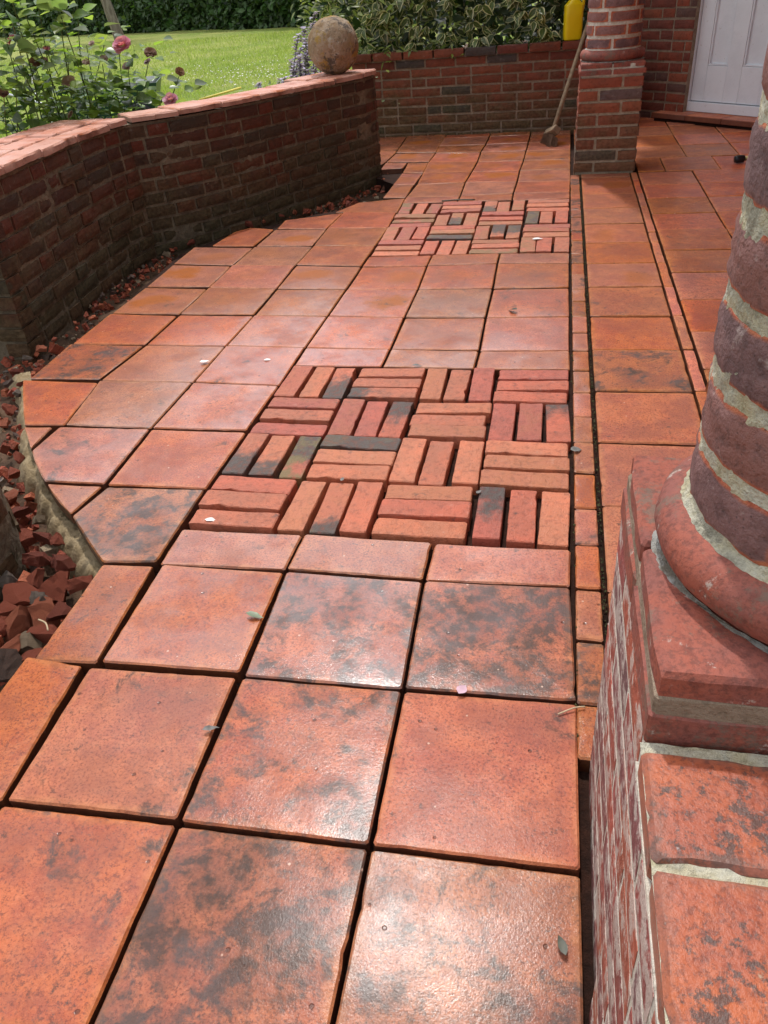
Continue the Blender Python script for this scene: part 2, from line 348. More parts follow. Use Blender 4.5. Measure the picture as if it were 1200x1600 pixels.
def mat_rubble():
    m = NT('broken_brick'); vec, r, tc = m.coords()
    rnd = m.attr('rnd', False)
    k = m.math('FRACT', m.math('ADD', m.math('MULTIPLY', r, 11.3), rnd))
    cr = m.n('ValToRGB', None); ramp = cr.color_ramp; ramp.interpolation = 'CONSTANT'
    for i, (p, cc) in enumerate([(0, (.38, .085, .045)), (.30, (.46, .13, .065)), (.50, (.27, .06, .036)), (.70, (.11, .075, .06)), (.84, (.34, .26, .17)), (.94, (.20, .17, .14))]):
        e = ramp.elements[i] if i < 2 else ramp.elements.new(p)
        e.position = p; e.color = (*cc, 1)
    m.set(cr.inputs[0], k)
    n1 = m.noise(vec, 30, 6, .68); n2 = m.noise(vec, 120, 4, .6)
    c = m.mix(m.math('MULTIPLY', m.step(n1, .52, .68), .55), cr.outputs[0], (.16, .085, .05))
    c = m.mix(m.math('MULTIPLY', m.step(n1, .5, .36), .4), c, (.52, .17, .08))
    nb = m.bump(m.math('ADD', n1, m.math('MULTIPLY', n2, .6)), .9, .012)
    return m.bsdf(Base_Color=c, Roughness=.8, Normal=nb, Specular_IOR_Level=.3)


def mat_bark(name, a, b):
    m = NT(name); vec, r, tc = m.coords()
    mp = m.n('Mapping', Vector=vec, Scale=(1, 1, .25))
    n1 = m.noise(mp, 9, 7, .7)
    c = m.mix(m.step(n1, .4, .62), a, b)
    return m.bsdf(Base_Color=c, Roughness=.9, Normal=m.bump(n1, 1.0, .03), Specular_IOR_Level=.2)


def mat_paint():
    m = NT('white_door_paint'); vec, r, tc = m.coords()
    n1 = m.noise(vec, 3.2, 6, .65); n2 = m.noise(vec, 45, 5, .65)
    c = m.mix(m.step(n1, .42, .70), (.82, .85, .90), (.72, .75, .80))
    c = m.mix(m.math('MULTIPLY', m.step(n2, .62, .72), .5), c, (.42, .38, .33))
    return m.bsdf(Base_Color=c, Roughness=.38, Normal=m.bump(n2, .3, .001), Specular_IOR_Level=.45)


M['colbrick'] = mat_colbrick(); M['moulding'] = mat_moulding(); M['ledge'] = mat_ledge(); M['ball'] = mat_ball()
M['lawn'] = mat_lawn(); M['rubble'] = mat_rubble(); M['paint'] = mat_paint()
M['bark'] = mat_bark('pale_bark', (.17, .14, .11), (.30, .26, .21))
M['dark_gap'] = mat_plain('dark_gap', (.02, .018, .016), .9)
M['grass'] = mat_leaf('grass_blade', (.25, .33, .06), (.27, .35, .07), var=.35, rough=.5, trans=.4)
M['roseleaf'] = mat_leaf('rose_leaf', (.10, .165, .05), (.18, .24, .12), vein=(.2, .26, .1), var=.35, rough=.32, trans=.5)
M['lime'] = mat_leaf('young_rose_leaf', (.20, .30, .04), (.24, .34, .08), vein=(.25, .33, .1), var=.25, rough=.4, trans=.5)
M['varleaf'] = mat_leaf('variegated_leaf', (.085, .12, .03), (.16, .18, .08), vein=(.2, .22, .09), margin=(.60, .56, .30), var=.3, rough=.35, trans=.3)
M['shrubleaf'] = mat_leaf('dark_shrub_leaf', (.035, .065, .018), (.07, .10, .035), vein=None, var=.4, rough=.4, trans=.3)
M['brightleaf'] = mat_leaf('sunlit_shrub_leaf', (.20, .25, .06), (.24, .28, .09), var=.35, rough=.4, trans=.45)  # yellow-green leaf, its sunlit brightness put into the colour
M['hedge'] = mat_leaf('hedge_leaf', (.055, .11, .026), (.075, .13, .035), var=.5, rough=.5, trans=.3)
M['petal'] = mat_leaf('rose_petal', (.62, .20, .36), (.66, .30, .45), var=.2, rough=.5, trans=.4)
M['petal_old'] = mat_leaf('faded_petal', (.40, .24, .24), (.42, .28, .26), var=.3, rough=.6, trans=.3)
M['petal_brown'] = mat_leaf('dead_petal', (.17, .07, .035), (.20, .09, .05), var=.3, rough=.7, trans=.2)
M['catmint'] = mat_leaf('catmint_flower', (.42, .36, .56), (.46, .40, .60), var=.35, rough=.6, trans=.3)
M['catleaf'] = mat_leaf('catmint_leaf', (.20, .25, .11), (.24, .28, .15), var=.3, rough=.6, trans=.3)
M['stem'] = mat_plain('rose_stem', (.085, .12, .035), .6, .3, 30)
M['stem_dry'] = mat_plain('woody_stem', (.24, .20, .10), .7, .3, 30)
M['wood'] = mat_plain('weathered_wood', (.26, .18, .11), .7, .3, 25, .001)
M['bristle'] = mat_plain('brush_bristle', (.16, .085, .05), .85, .35, 60, .002)
M['yellow'] = mat_plain('yellow_plastic', (.80, .56, .0), .38, .06, 5)
M['green_plastic'] = mat_plain('green_plastic', (.012, .050, .035), .35, .1, 5)
M['grey_plastic'] = mat_plain('pale_plastic', (.50, .52, .50), .5, .12, 8)
M['black'] = mat_plain('black_rubber', (.015, .015, .017), .35, .1, 8)
M['steel'] = mat_plain('bright_steel', (.55, .56, .58), .25, .1, 8, Metallic=.9)
M['brass'] = mat_plain('brass', (.40, .30, .12), .35, .1, 8, Metallic=.7)
M['cane'] = mat_plain('yellow_cane', (.60, .47, .05), .5, .12, 20)
M['plaster'] = mat_plain('porch_ceiling', (.84, .82, .78), .9, .05, 4)
M['leaf_green'] = mat_plain('fallen_leaf_green', (.17, .22, .12), .45, .3, 60)
M['leaf_dark'] = mat_plain('fallen_leaf_dark', (.055, .055, .035), .5, .4, 60)
M['leaf_grey'] = mat_plain('fallen_leaf_grey', (.15, .14, .13), .6, .3, 60)
M['leaf_brown'] = mat_plain('fallen_leaf_brown', (.10, .055, .025), .7, .35, 60)
M['white_petal'] = mat_plain('white_petal', (.78, .72, .68), .6, .1, 30)
M['pink_petal'] = mat_plain('pink_petal', (.66, .44, .52), .6, .15, 40)
M['straw'] = mat_plain('straw', (.50, .38, .24), .7, .2, 30)
M['moss'] = mat_plain('moss', (.055, .055, .018), .95, .5, 40, .004)


# ------------------------------------------------------------------ object helpers
def link(name, mesh, mat=None, parent=None):
    o = bpy.data.objects.new(name, mesh); COL.objects.link(o)
    if mat is not None and mesh is not None and not mesh.materials: mesh.materials.append(mat)
    if parent is not None: o.parent = parent
    return o


def tag(o, label=None, cat=None, group=None, kind=None):
    if label: o['label'] = label
    if cat: o['category'] = cat
    if group: o['group'] = group
    if kind: o['kind'] = kind
    return o


def thing(name, label, cat, loc=(0, 0, 0), group=None):
    o = bpy.data.objects.new(name, None); COL.objects.link(o); o.location = loc; o.empty_display_size = .1
    return tag(o, label, cat, group)


def mesh(name, vs, fs, smooth=False, attrs=None, uvs=None):
    me = bpy.data.meshes.new(name); me.from_pydata([tuple(v) for v in vs], [], fs)
    if smooth: me.polygons.foreach_set('use_smooth', [True] * len(me.polygons))
    for k, vals in (attrs or {}).items():
        a = me.attributes.new(k, 'FLOAT', 'POINT'); a.data.foreach_set('value', vals)
    if uvs is not None:
        l = me.uv_layers.new(name='UVMap'); idx = [0] * len(me.loops); me.loops.foreach_get('vertex_index', idx)
        l.data.foreach_set('uv', [c for i in idx for c in uvs[i]])
    me.update(); return me


def catmull(P, n=8):
    P = [Vector(p) for p in P]; out = []
    for i in range(len(P) - 1):
        a, b, c, d = P[max(i - 1, 0)], P[i], P[i + 1], P[min(i + 2, len(P) - 1)]
        for k in range(n):
            t = k / n
            out.append(.5 * ((2 * b) + (c - a) * t + (2 * a - 5 * b + 4 * c - d) * t * t + (3 * b - a - 3 * c + d) * t ** 3))
    return out + [P[-1]]


def tube_geo(P, rad, sides=7, vs=None, fs=None):
    vs = [] if vs is None else vs; fs = [] if fs is None else fs
    P = [Vector(p) for p in P]; b0 = len(vs)
    for i, p in enumerate(P):
        t = (P[min(i + 1, len(P) - 1)] - P[max(i - 1, 0)]).normalized()
        a = t.cross(Vector((0, 0, 1)) if abs(t.z) < .9 else Vector((1, 0, 0))).normalized(); b = t.cross(a)
        r = rad[i] if isinstance(rad, (list, tuple)) else rad
        for k in range(sides):
            an = 2 * math.pi * k / sides; vs.append(p + (a * math.cos(an) + b * math.sin(an)) * r)
    for i in range(len(P) - 1):
        for k in range(sides):
            q = b0 + i * sides; k2 = (k + 1) % sides
            fs.append((q + k, q + k2, q + sides + k2, q + sides + k))
    fs.append(tuple(b0 + k for k in range(sides))[::-1]); fs.append(tuple(b0 + (len(P) - 1) * sides + k for k in range(sides)))
    return vs, fs


def box_geo(x0, x1, y0, y1, z0, z1, vs=None, fs=None):
    vs = [] if vs is None else vs; fs = [] if fs is None else fs; b = len(vs)
    vs += [(x, y, z) for z in (z0, z1) for y in (y0, y1) for x in (x0, x1)]
    fs += [tuple(b + i for i in f) for f in ((0, 2, 3, 1), (4, 5, 7, 6), (0, 1, 5, 4), (2, 6, 7, 3), (0, 4, 6, 2), (1, 3, 7, 5))]
    return vs, fs


def bevel_box(name, x0, x1, y0, y1, z0, z1, bev=.004, seg=2, smooth=False):
    vs, fs = box_geo(x0, x1, y0, y1, z0, z1); bm = bmesh.new()
    V = [bm.verts.new(v) for v in vs]
    for f in fs: bm.faces.new([V[i] for i in f])
    bmesh.ops.bevel(bm, geom=bm.edges[:], offset=bev, segments=seg, affect='EDGES', profile=.6)
    me = bpy.data.meshes.new(name); bm.to_mesh(me); bm.free()
    if smooth: me.polygons.foreach_set('use_smooth', [True] * len(me.polygons))
    return me


# ------------------------------------------------------------------ flat pieces (tiles and pavers)
def area2(P): return sum(P[i][0] * P[(i + 1) % len(P)][1] - P[(i + 1) % len(P)][0] * P[i][1] for i in range(len(P)))


def inset_poly(P, d):
    """move every side of a convex polygon inwards"""
    n = len(P); out = []
    for i in range(n):
        a, b, c = Vector(P[i - 1]), Vector(P[i]), Vector(P[(i + 1) % n])
        e1 = (b - a).normalized(); e2 = (c - b).normalized()
        n1 = Vector((-e1.y, e1.x)); n2 = Vector((-e2.y, e2.x))
        k = 1 + n1.dot(n2)
        out.append(b + (n1 + n2) * (d / max(k, .35)))
    return out


def slab_mesh(P, thick, rng, bev=.004, jit=.0012, chip=.0, seg=.05, band=.03, corner=.004, chipd=.007):
    """polygon slab, top at z=0, worn and slightly wavy outline; attribute 'edge' is 1 at the rim"""
    P = [Vector(p[:2]) for p in P]
    if area2(P) < 0: P = P[::-1]
    n = len(P); ring = []
    for i in range(n):
        a, b = P[i], P[(i + 1) % n]; L = (b - a).length; e = (b - a) / max(L, 1e-6); nn = Vector((-e.y, e.x))
        c0 = min(corner, L * .2)
        k = max(2, int(round(L / seg)))
        for j in range(k):
            s = c0 + (L - 2 * c0) * j / (k - 1) if k > 1 else L / 2
            q = a + e * s + nn * rng.uniform(-.2, 1) * jit
            if rng.random() < chip: q = q + nn * rng.uniform(.2, 1) * chipd
            ring.append((q, nn))
    m = len(ring); cen = sum((r[0] for r in ring), Vector((0, 0))) / m
    vs = []; ed = []
    inn = [q + (cen - q).normalized() * bev * 1.2 for q, nn in ring]
    md = [q + (cen - q) * min(.6, band / max((cen - q).length, 1e-4)) for q, nn in ring]
    for q, nn in ring: vs.append((q.x, q.y, -thick)); ed.append(1)
    for q, nn in ring: vs.append((q.x, q.y, -bev * rng.uniform(.8, 1.5))); ed.append(1)
    for q in inn: vs.append((q.x, q.y, -rng.uniform(0, .0006))); ed.append(.9)
    for q in md: vs.append((q.x, q.y, rng.uniform(0, .0004))); ed.append(0)
    fs = []
    for r in range(3):
        for i in range(m):
            j = (i + 1) % m; fs.append((r * m + i, r * m + j, (r + 1) * m + j, (r + 1) * m + i))
    vs.append((cen.x, cen.y, 0)); ed.append(0); c = len(vs) - 1
    for i in range(m): fs.append((3 * m + i, 3 * m + (i + 1) % m, c))
    return vs, fs, ed


def lay(name, P, z, thick, mat, parent, rng, tilt=.004, **kw):
    cx = sum(p[0] for p in P) / len(P); cy = sum(p[1] for p in P) / len(P)
    vs, fs, ed = slab_mesh([(p[0] - cx, p[1] - cy) for p in P], thick, rng, **kw)
    me = mesh(name, vs, fs, True, {'edge': ed})
    try: me.set_sharp_from_angle(angle=math.radians(28))
    except Exception: pass
    o = link(name, me, mat, parent); o.location = (cx, cy, z)
    o.rotation_euler = (rng.gauss(0, tilt), rng.gauss(0, tilt), 0)
    return o


# ------------------------------------------------------------------ terrain
def sheet(name, P, z, mat, kind='structure', parent=None):
    me = mesh(name, [(p[0], p[1], z) for p in P], [tuple(range(len(P)))])
    return tag(link(name, me, mat, parent), kind=kind)


LAWN_Z = -.30
def build_lawn():
    vs, fs = [], []
    xs = [-140, -60, -40] + [-30 + i * 1.5 for i in range(27)] + [14, 40, 140]; ys = [-60, -20, -8] + [-6 + i * 1.5 for i in range(36)] + [60, 90, 200]
    for y in ys:
        for x in xs:
            d = 0
            if y > 5 and x < 3: d = .10 * noise.noise(Vector((x * .13, y * .13, 0))) + .06 * noise.noise(Vector((x * .4, y * .4, 3)))
            vs.append((x, y, LAWN_Z + d - (.02 if d == 0 else 0)))
    for j in range(len(ys) - 1):
        for i in range(len(xs) - 1):
            a = j * len(xs) + i; fs.append((a, a + 1, a + 1 + len(xs), a + len(xs)))
    return tag(link('lawn', mesh('lawn', vs, fs, True), M['lawn']), 'sunny mown lawn beyond the curved wall', kind='structure')


lawn = build_lawn()
soil = sheet('soil_bed', [(-3.2, -3.0), (2.4, -3.0), (2.4, 7.2), (-1.35, 7.2), (-1.35, 4.7), (-2.3, 3.3), (-2.4, 1.5), (-3.2, .3)], -.15, M['soil'])

# ------------------------------------------------------------------ the terrace: bed, tiles, pavers
T = .30
PX = {(0, 0): (905, 1362), (1, 0): (578, 1322), (2, 0): (278, 1285), (3, 0): (2, 1254), (0, 1): (899, 1097), (1, 1): (630, 1077), (2, 1): (378, 1056), (3, 1): (137, 1038),
      (0, 2): (893, 916), (1, 2): (662, 906), (2, 2): (446, 890), (3, 2): (246, 881), (3, 3): (322, 763), (4, 3): (165, 757), (3, 4): (386, 673), (4, 4): (236, 669), (5, 4): (100, 663),
      (3, 5): (437, 603), (4, 5): (302, 597), (5, 5): (155, 594), (3, 6): (477, 543), (4, 6): (353, 540), (5, 6): (228, 538), (3, 7): (512, 494), (4, 7): (397, 492), (5, 7): (280, 491),
      (3, 8): (541, 452), (4, 8): (432, 451), (5, 8): (326, 449), (3, 9): (565, 416), (4, 9): (462, 414), (5, 9): (363, 414), (3, 10): (587, 384), (4, 10): (489, 384), (5, 10): (397, 384),
      (3, 11): (607, 356), (4, 11): (511, 357), (3, 12): (620, 331), (4, 12): (537, 331),
      (0, 6): (891, 547), (1, 6): (749, 548), (2, 6): (610, 546), (0, 7): (891, 494), (1, 7): (759, 496), (2, 7): (632, 496), (0, 8): (890, 449), (1, 8): (770, 451), (2, 8): (653, 452),
      (0, 9): (890, 412), (1, 9): (777, 412), (2, 9): (667, 415), (3, 13): (634, 308), (2, 13): (719, 306), (1, 13): (802, 302), (0, 13): (891, 300),
      (3, 14): (651, 288), (2, 14): (727, 285), (1, 14): (808, 284), (0, 14): (892, 283), (3, 15): (660, 270), (2, 15): (737, 268), (1, 15): (812, 266), (0, 15): (892, 264),
      (3, 16): (669, 253), (2, 16): (746, 252), (1, 16): (818, 250), (0, 16): (892, 249), (3, 17): (680, 239), (2, 17): (751, 237), (1, 17): (822, 235)}
J = {k: at(*v).to_2d() for k, v in PX.items()}
for k_ in ((0, 0), (0, 1)): J[k_].x += .005


def j(c, r):
    """grid joint; half rows are interpolated, rows nearer than the frame extrapolated"""
    if (c, r) in J: return J[(c, r)]
    if r < 0 and (c, 0) in J and (c, 1) in J: return J[(c, 0)] + (J[(c, 1)] - J[(c, 0)]) * r
    if r != int(r):
        f = math.floor(r); return j(c, f).lerp(j(c, f + 1), r - f)
    x = Vector((-c * T, r * T))
    if r in (3, 4, 5, 10, 11, 12) and c < 3:
        return x
    if r >= 17 and (c, 16) in J: x.x = J[(c, 16)].x + (J[(c, 16)].x - J[(c, 13)].x) / 3 * (r - 16) * .6
    return x


terrace = tag(link('terrace', mesh('terrace_bed', [(-1.10, -3, -.034), (2.3, -3, -.034), (2.3, 6.6, -.034), (-1.5, 6.6, -.034), (-1.5, 4.95, -.034), (-1.03, 4.35, -.034), (-1.05, 3.95, -.034), (-1.4, 3.7, -.034), (-1.78, 3.3, -.034), (-1.9, 3.0, -.034),
              (-1.86, 2.4, -.034), (-1.80, 1.75, -.034), (-1.74, 1.42, -.034), (-1.52, 1.12, -.034), (-1.26, .84, -.034), (-1.05, .62, -.034), (-1.02, .3, -.034)], [tuple(range(17))]), M['joint']),
              'wet terracotta terrace paving', kind='structure')
# skirt of the bed, so that it is a real slab
def skirt(P, z0, z1, name, mat, parent):
    vs = []; fs = []
    for p in P: vs += [(p[0], p[1], z0), (p[0], p[1], z1)]
    for i in range(len(P) - 1): fs.append((2 * i, 2 * i + 2, 2 * i + 3, 2 * i + 1))
    return link(name, mesh(name, vs, fs), mat, parent)
skirt([(v.co.x, v.co.y) for v in terrace.data.vertices] + [(-1.10, -3)], -.16, -.034, 'bed_edge', M['joint'], terrace)

TR = random.Random(21)
TH = .033
STAIN = {(0, 1): 1.1, (1, 1): 1.0, (1, 0): .92, (0, 0): .50, (2, 0): .48, (2, 1): .35, (0, -1): .78, (1, -1): .95, (2, -1): .55, (3, 0): .45, (3, 1): .65, (0, 2): .45, (1, 2): .45, (2, 2): .65,
         (3, 2): .95, (4, 3): .65, (3, 3): .3, (3, 4): .35, (4, 4): .45, (5, 5): .8, (4, 5): .2, (3, 5): .35, (5, 7): .4, (0, 7): .5, (4, 6): .3, (3, 6): .45, (0, 6): .4}
GLOSS = {(0, -1): .18, (1, 0): .22, (1, -1): .10, (2, -1): .20, (0, 0): .06, (2, 0): .20, (1, 1): .8, (0, 1): .5, (2, 1): .7, (3, 0): .3, (3, 1): .4, (0, 2): .8, (1, 2): .75, (2, 2): .7}
PUD = {(5, 8): 1, (5, 7): .9, (2, 7): 1, (2, 8): .6, (4, 7): .4, (3, 8): .9, (4, 10): .9, (5, 9): .5, (3, 10): .4, (1, 16): .9, (0, 15): .8, (1, 14): 1, (2, 15): .8, (0, 14): .6, (2, 14): .7, (2, 16): 1, (1, 15): .6, (3, 15): .7, (3, 16): .8, (2, 18): .8, (1, 18): .7,
       (3, 17): .9, (0, 17): 1, (1, 17): .7, (4, 9): .3, (1, 8): .3, (3, 14): .6, (3, 13): .5, (0, 16): .9, (0, 18): .6, (4, 8): .25}


def tile(P, key=None, mat='tile', gap=.0034, name='tile', z=0, thick=TH, **kw):
    Q = inset_poly([Vector(p[:2]) for p in (P if area2(P) > 0 else P[::-1])], gap)
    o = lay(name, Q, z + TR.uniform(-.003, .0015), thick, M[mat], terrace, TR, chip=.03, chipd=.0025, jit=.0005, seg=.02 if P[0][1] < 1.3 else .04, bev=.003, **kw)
    o['stain'] = float(STAIN.get(key, TR.uniform(.05, .45))) if key else TR.uniform(.05, .4)
    o['puddle'] = float(PUD.get(key, 0.0)); o['tone'] = TR.random()
    o['gloss'] = GLOSS.get(key, TR.uniform(.35, .6) if P[0][1] < .9 else TR.uniform(.85, 1.0))
    return o


def cell(c, r0, r1, key=None, **kw):
    return tile([j(c + 1, r0), j(c, r0), j(c, r1), j(c + 1, r1)], key or (c, int(r0)), **kw)


for r in (-2, -1, 0, 1):
    for c in (0, 1, 2):
        if (c, r) not in ((2, 1), (2, 0)): cell(c, r, r + 1, (c, r))
    if r < 1:
        a, b = j(3, r), j(3, r + 1)
        tile([(-1.045, a.y + .01), a, b - Vector((.008 if r == 0 else 0, 0)), (-1.045, b.y + .01)], (3, r))
def pxtile(P, key): return tile([at(*p).to_2d() for p in P], key, gap=.001)
pxtile([(50, 1030), (150, 1034), (240, 882), (160, 879)], (3, 1))
pxtile([(157, 1033), (374, 1049), (443, 893), (254, 881)], (2, 1)); pxtile([(9, 1250), (276, 1279), (369, 1057), (140, 1042)], (2, 0))
for c in (0, 1, 2):
    cell(c, 2, 2.45, (c, 2)); cell(c, 5.50, 6, (c, 5)); cell(c, 9, 9.47, (c, 9)); cell(c, 12.55, 13, (c, 12))
    for r in (6, 7, 8): cell(c, r, r + 1)
    for r in (13, 14, 15, 16, 17, 18): cell(c, r, r + 1)
    cell(c, 19, 19.42, (c, 19))
for r in range(3, 12): cell(3, r, r + 1)
for r in (4, 5, 6, 7, 8, 9): cell(4, r, r + 1)
pxtile([(112, 805), (168, 760), (320, 765), (244, 878), (160, 878), (147, 861), (134, 842), (122, 822)], (3, 2))
pxtile([(72, 755), (160, 759), (110, 803), (100, 793), (91, 783), (81, 770)], (4, 2))
pxtile([(49, 704), (93, 667), (234, 671), (163, 756), (70, 752), (63, 741), (57, 728), (52, 716)], (4, 3))
pxtile([(36, 666), (82, 666), (47, 700), (42, 684), (39, 673)], (5, 3))
pxtile([(35, 593), (153, 597), (100, 662), (37, 662), (35, 640), (34, 615)], (5, 4))
pxtile([(46, 591), (155, 592), (224, 540), (110, 537)], (5, 5))
pxtile([(113, 536), (226, 537), (276, 493), (172, 490)], (5, 6))
pxtile([(175, 489), (280, 490), (323, 451), (227, 449)], (5, 7))
pxtile([(229, 448), (328, 448), (360, 416), (270, 414)], (5, 8))
pxtile([(271, 412), (363, 413), (395, 386), (303, 386)], (5, 9))
pxtile([(331, 384), (396, 384), (428, 358), (391, 355), (366, 362)], (5, 10))
pxtile([(400, 384), (488, 384), (510, 358), (430, 358)], (4, 10))
pxtile([(433, 357), (510, 357), (536, 332), (445, 344)], (4, 11))
pxtile([(523, 331), (621, 331), (633, 309), (560, 316)], (3, 12))
ARC = [(30, 560), (34, 592), (35, 630), (38, 664), (47, 702), (58, 730), (72, 755), (91, 783), (111, 805), (134, 842), (160, 879)]
z3 = lambda x, y: (560 + x * .2833, 190 + y * .2833)
pxtile([z3(135, 418), z3(262, 417), z3(306, 347), z3(192, 347)], (3, 13))
pxtile([z3(192, 344), z3(310, 344), z3(352, 283), z3(240, 283)], (3, 14))
pxtile([z3(244, 280), z3(357, 280), z3(386, 224), z3(272, 226)], (3, 15))
pxtile([z3(120, 262), z3(244, 254), z3(268, 227), z3(150, 225)], None)
pxtile([z3(155, 222), z3(388, 221), z3(424, 174), z3(206, 177)], (3, 16))
pxtile([z3(208, 172), z3(426, 170), z3(491, 62), z3(280, 66)], (3, 17))
pxtile([z3(40, 300), z3(150, 222), z3(202, 174), z3(274, 70), z3(60, 80)], (4, 17))

# basket-weave panels of bricks on edge
def paver_meshes(L, W, n=7):
    out = []
    for k in range(n):
        rg = random.Random(100 + k)
        vs, fs, ed = slab_mesh([(-L / 2, -W / 2), (L / 2, -W / 2), (L / 2, W / 2), (-L / 2, W / 2)], .05, rg, bev=.0022, jit=.0012, chip=.07, seg=.024, band=.012, corner=.004)
        vs = [(x + 0, y, z + (.0016 * noise.noise(Vector((x * 60, y * 60, k))) if z > -.01 else 0)) for x, y, z in vs]
        me = mesh('paver', vs, fs, True, {'edge': ed}); me.set_sharp_from_angle(angle=math.radians(28)); out.append(me)
    return out


PAV = paver_meshes(.2165, .0655)
for me_ in PAV: me_.materials.append(M['paver'])
SOOT = {(1, 0, 0, 2): (.6, -1), (1, 0, 1, 2): (.35, -1), (1, 1, 1, 2): (.55, 1), (1, 2, 0, 0): (.6, -1), (1, 2, 0, 2): (.75, 1), (1, 2, 0, 1): (.25, -1), (1, 2, 1, 0): (1.6, 1), (1, 3, 3, 0): (.55, 1), (1, 1, 3, 2): (.25, 1), (1, 3, 1, 1): (.2, -1),
        (2, 0, 2, 0): (.5, -1), (2, 1, 1, 1): (.6, -1), (2, 1, 3, 0): (1.3, 1), (2, 2, 2, 1): (.9, 1), (2, 2, 1, 2): (1.2, 1), (2, 2, 2, 2): (.7, 1)}
MOSS = {(1, 2, 0, 2): .9, (2, 0, 0, 0): .8, (2, 1, 0, 1): .7, (2, 1, 0, 0): .5, (2, 3, 2, 2): .7, (2, 0, 0, 2): .5, (2, 3, 3, 0): .5, (1, 0, 0, 0): .2}


def basket(which, r0, r1):
    A, B, Cc, D = j(3, r0), j(0, r0), j(0, r1), j(3, r1)      # near-left, near-right, far-right, far-left
    A = Vector((A.x + .004, A.y)); D = Vector((D.x + .004, D.y))
    def pt(u, v): return A.lerp(B, u).lerp(D.lerp(Cc, u), v)
    for row in range(4):              # row 0 is the far one
        for col in range(4):
            vert = (row + col) % 2 == 0
            u0, u1 = col / 4, (col + 1) / 4; v0, v1 = 1 - (row + 1) / 4, 1 - row / 4
            for k in range(3):
                if vert: uu, vv = u0 + (u1 - u0) * (k + .5) / 3, (v0 + v1) / 2
                else: uu, vv = (u0 + u1) / 2, v1 - (v1 - v0) * (k + .5) / 3
                p = pt(uu, vv)
                o = link('brick', TR.choice(PAV), None, terrace)
                o.location = (p.x + TR.gauss(0, .002), p.y + TR.gauss(0, .002), .001 + TR.uniform(-.004, .005))
                o.rotation_euler = (TR.gauss(0, .012), TR.gauss(0, .012), (math.pi / 2 if vert else 0) + TR.gauss(0, .014))
                s = TR.uniform(.965, 1.0); o.scale = (s, TR.uniform(.93, 1.03), 1)
                so_, sd = SOOT.get((which, row, col, k), (0.0, 1)); o['soot'] = float(so_); o['soot_side'] = float(sd); o['moss'] = float(MOSS.get((which, row, col, k), TR.choice((0, 0, 0, .25, .45)) if which == 2 else TR.choice((0, 0, 0, 0, .2))))


basket(1, 2.47, 5.49)
basket(2, 9.49, 12.53)

# narrow border of cut bricks, the strip of tiles inside the columns, a second border, the porch floor
ys = [4.33, 4.08, 3.868, 3.717, 3.55, 3.405, 3.171, 3.018, 2.828, 2.697, 2.55, 2.37, 2.245, 2.091, 1.945, 1.795, 1.644, 1.494, 1.344, 1.202, 1.05, .9, .758, .613, .466, .311, .196]
for a, b in zip(ys[1:], ys[:-1]):
    o = tile([(.0005, a), (.055, a), (.055, b), (.0005, b)], None, gap=.0022, name='brick', tilt=.01); o['stain'] = TR.choice((.1, .3, .6, .9))
ys = [4.345, 4.25, 3.862, 3.554, 3.274, 2.97, 2.68, 2.395, 2.096, 1.804, 1.504, 1.205, .912, .606, .31, .21]
for a, b in zip(ys[1:], ys[:-1]):
    o = tile([(.0625, a), (.3385, a), (.3385, b), (.0625, b)], None, mat='tile', gap=.0028); o['gloss'] = .45; o['tone'] = TR.uniform(.3, .8); o['stain'] = TR.choice((.15, .35, .55, .7)) if b < 2.6 else TR.uniform(.05, .3)
    if b in (4.25, 3.274, 2.68): o['puddle'] = .5
ys = [4.345, 4.175, 3.852, 3.572, 3.13, 2.975, 2.69, 2.396, 2.1, 1.809, 1.52, 1.23, .95, .65, .35, .21]
for a, b in zip(ys[1:], ys[:-1]): tile([(.341, a), (.377, a), (.377, b), (.341, b)], None, mat='porch_tile', gap=.002, name='brick')
def porch_row(y0, y1, xs):
    for x0, x1 in zip(xs[:-1], xs[1:]): tile([(x0, y0), (x1, y0), (x1, y1), (x0, y1)], None, mat='porch_tile', gap=.0025)
ys = [4.35, 4.03, 3.735, 3.441, 3.15, 2.852, 2.56, 2.257, 1.962, 1.665, 1.37, 1.07, .77, .47, .17]
for a, b in zip(ys[1:], ys[:-1]): porch_row(a, b, [.383, .68, .985, 1.29, 1.6, 1.9])
porch_row(4.35, 4.718, [.383, .537, .835, 1.135, 1.43, 1.73, 2.0])
for a, b in ((4.718, 5.09), (5.09, 5.45), (5.45, 5.80), (5.80, 6.15), (6.15, 6.5)): porch_row(a, b, [.383, .693, .996, 1.30, 1.6, 1.9])
for a, b in ((4.72, 5.02), (5.02, 5.32), (5.32, 5.62), (5.62, 5.83)): porch_row(a, b, [.03, .375])

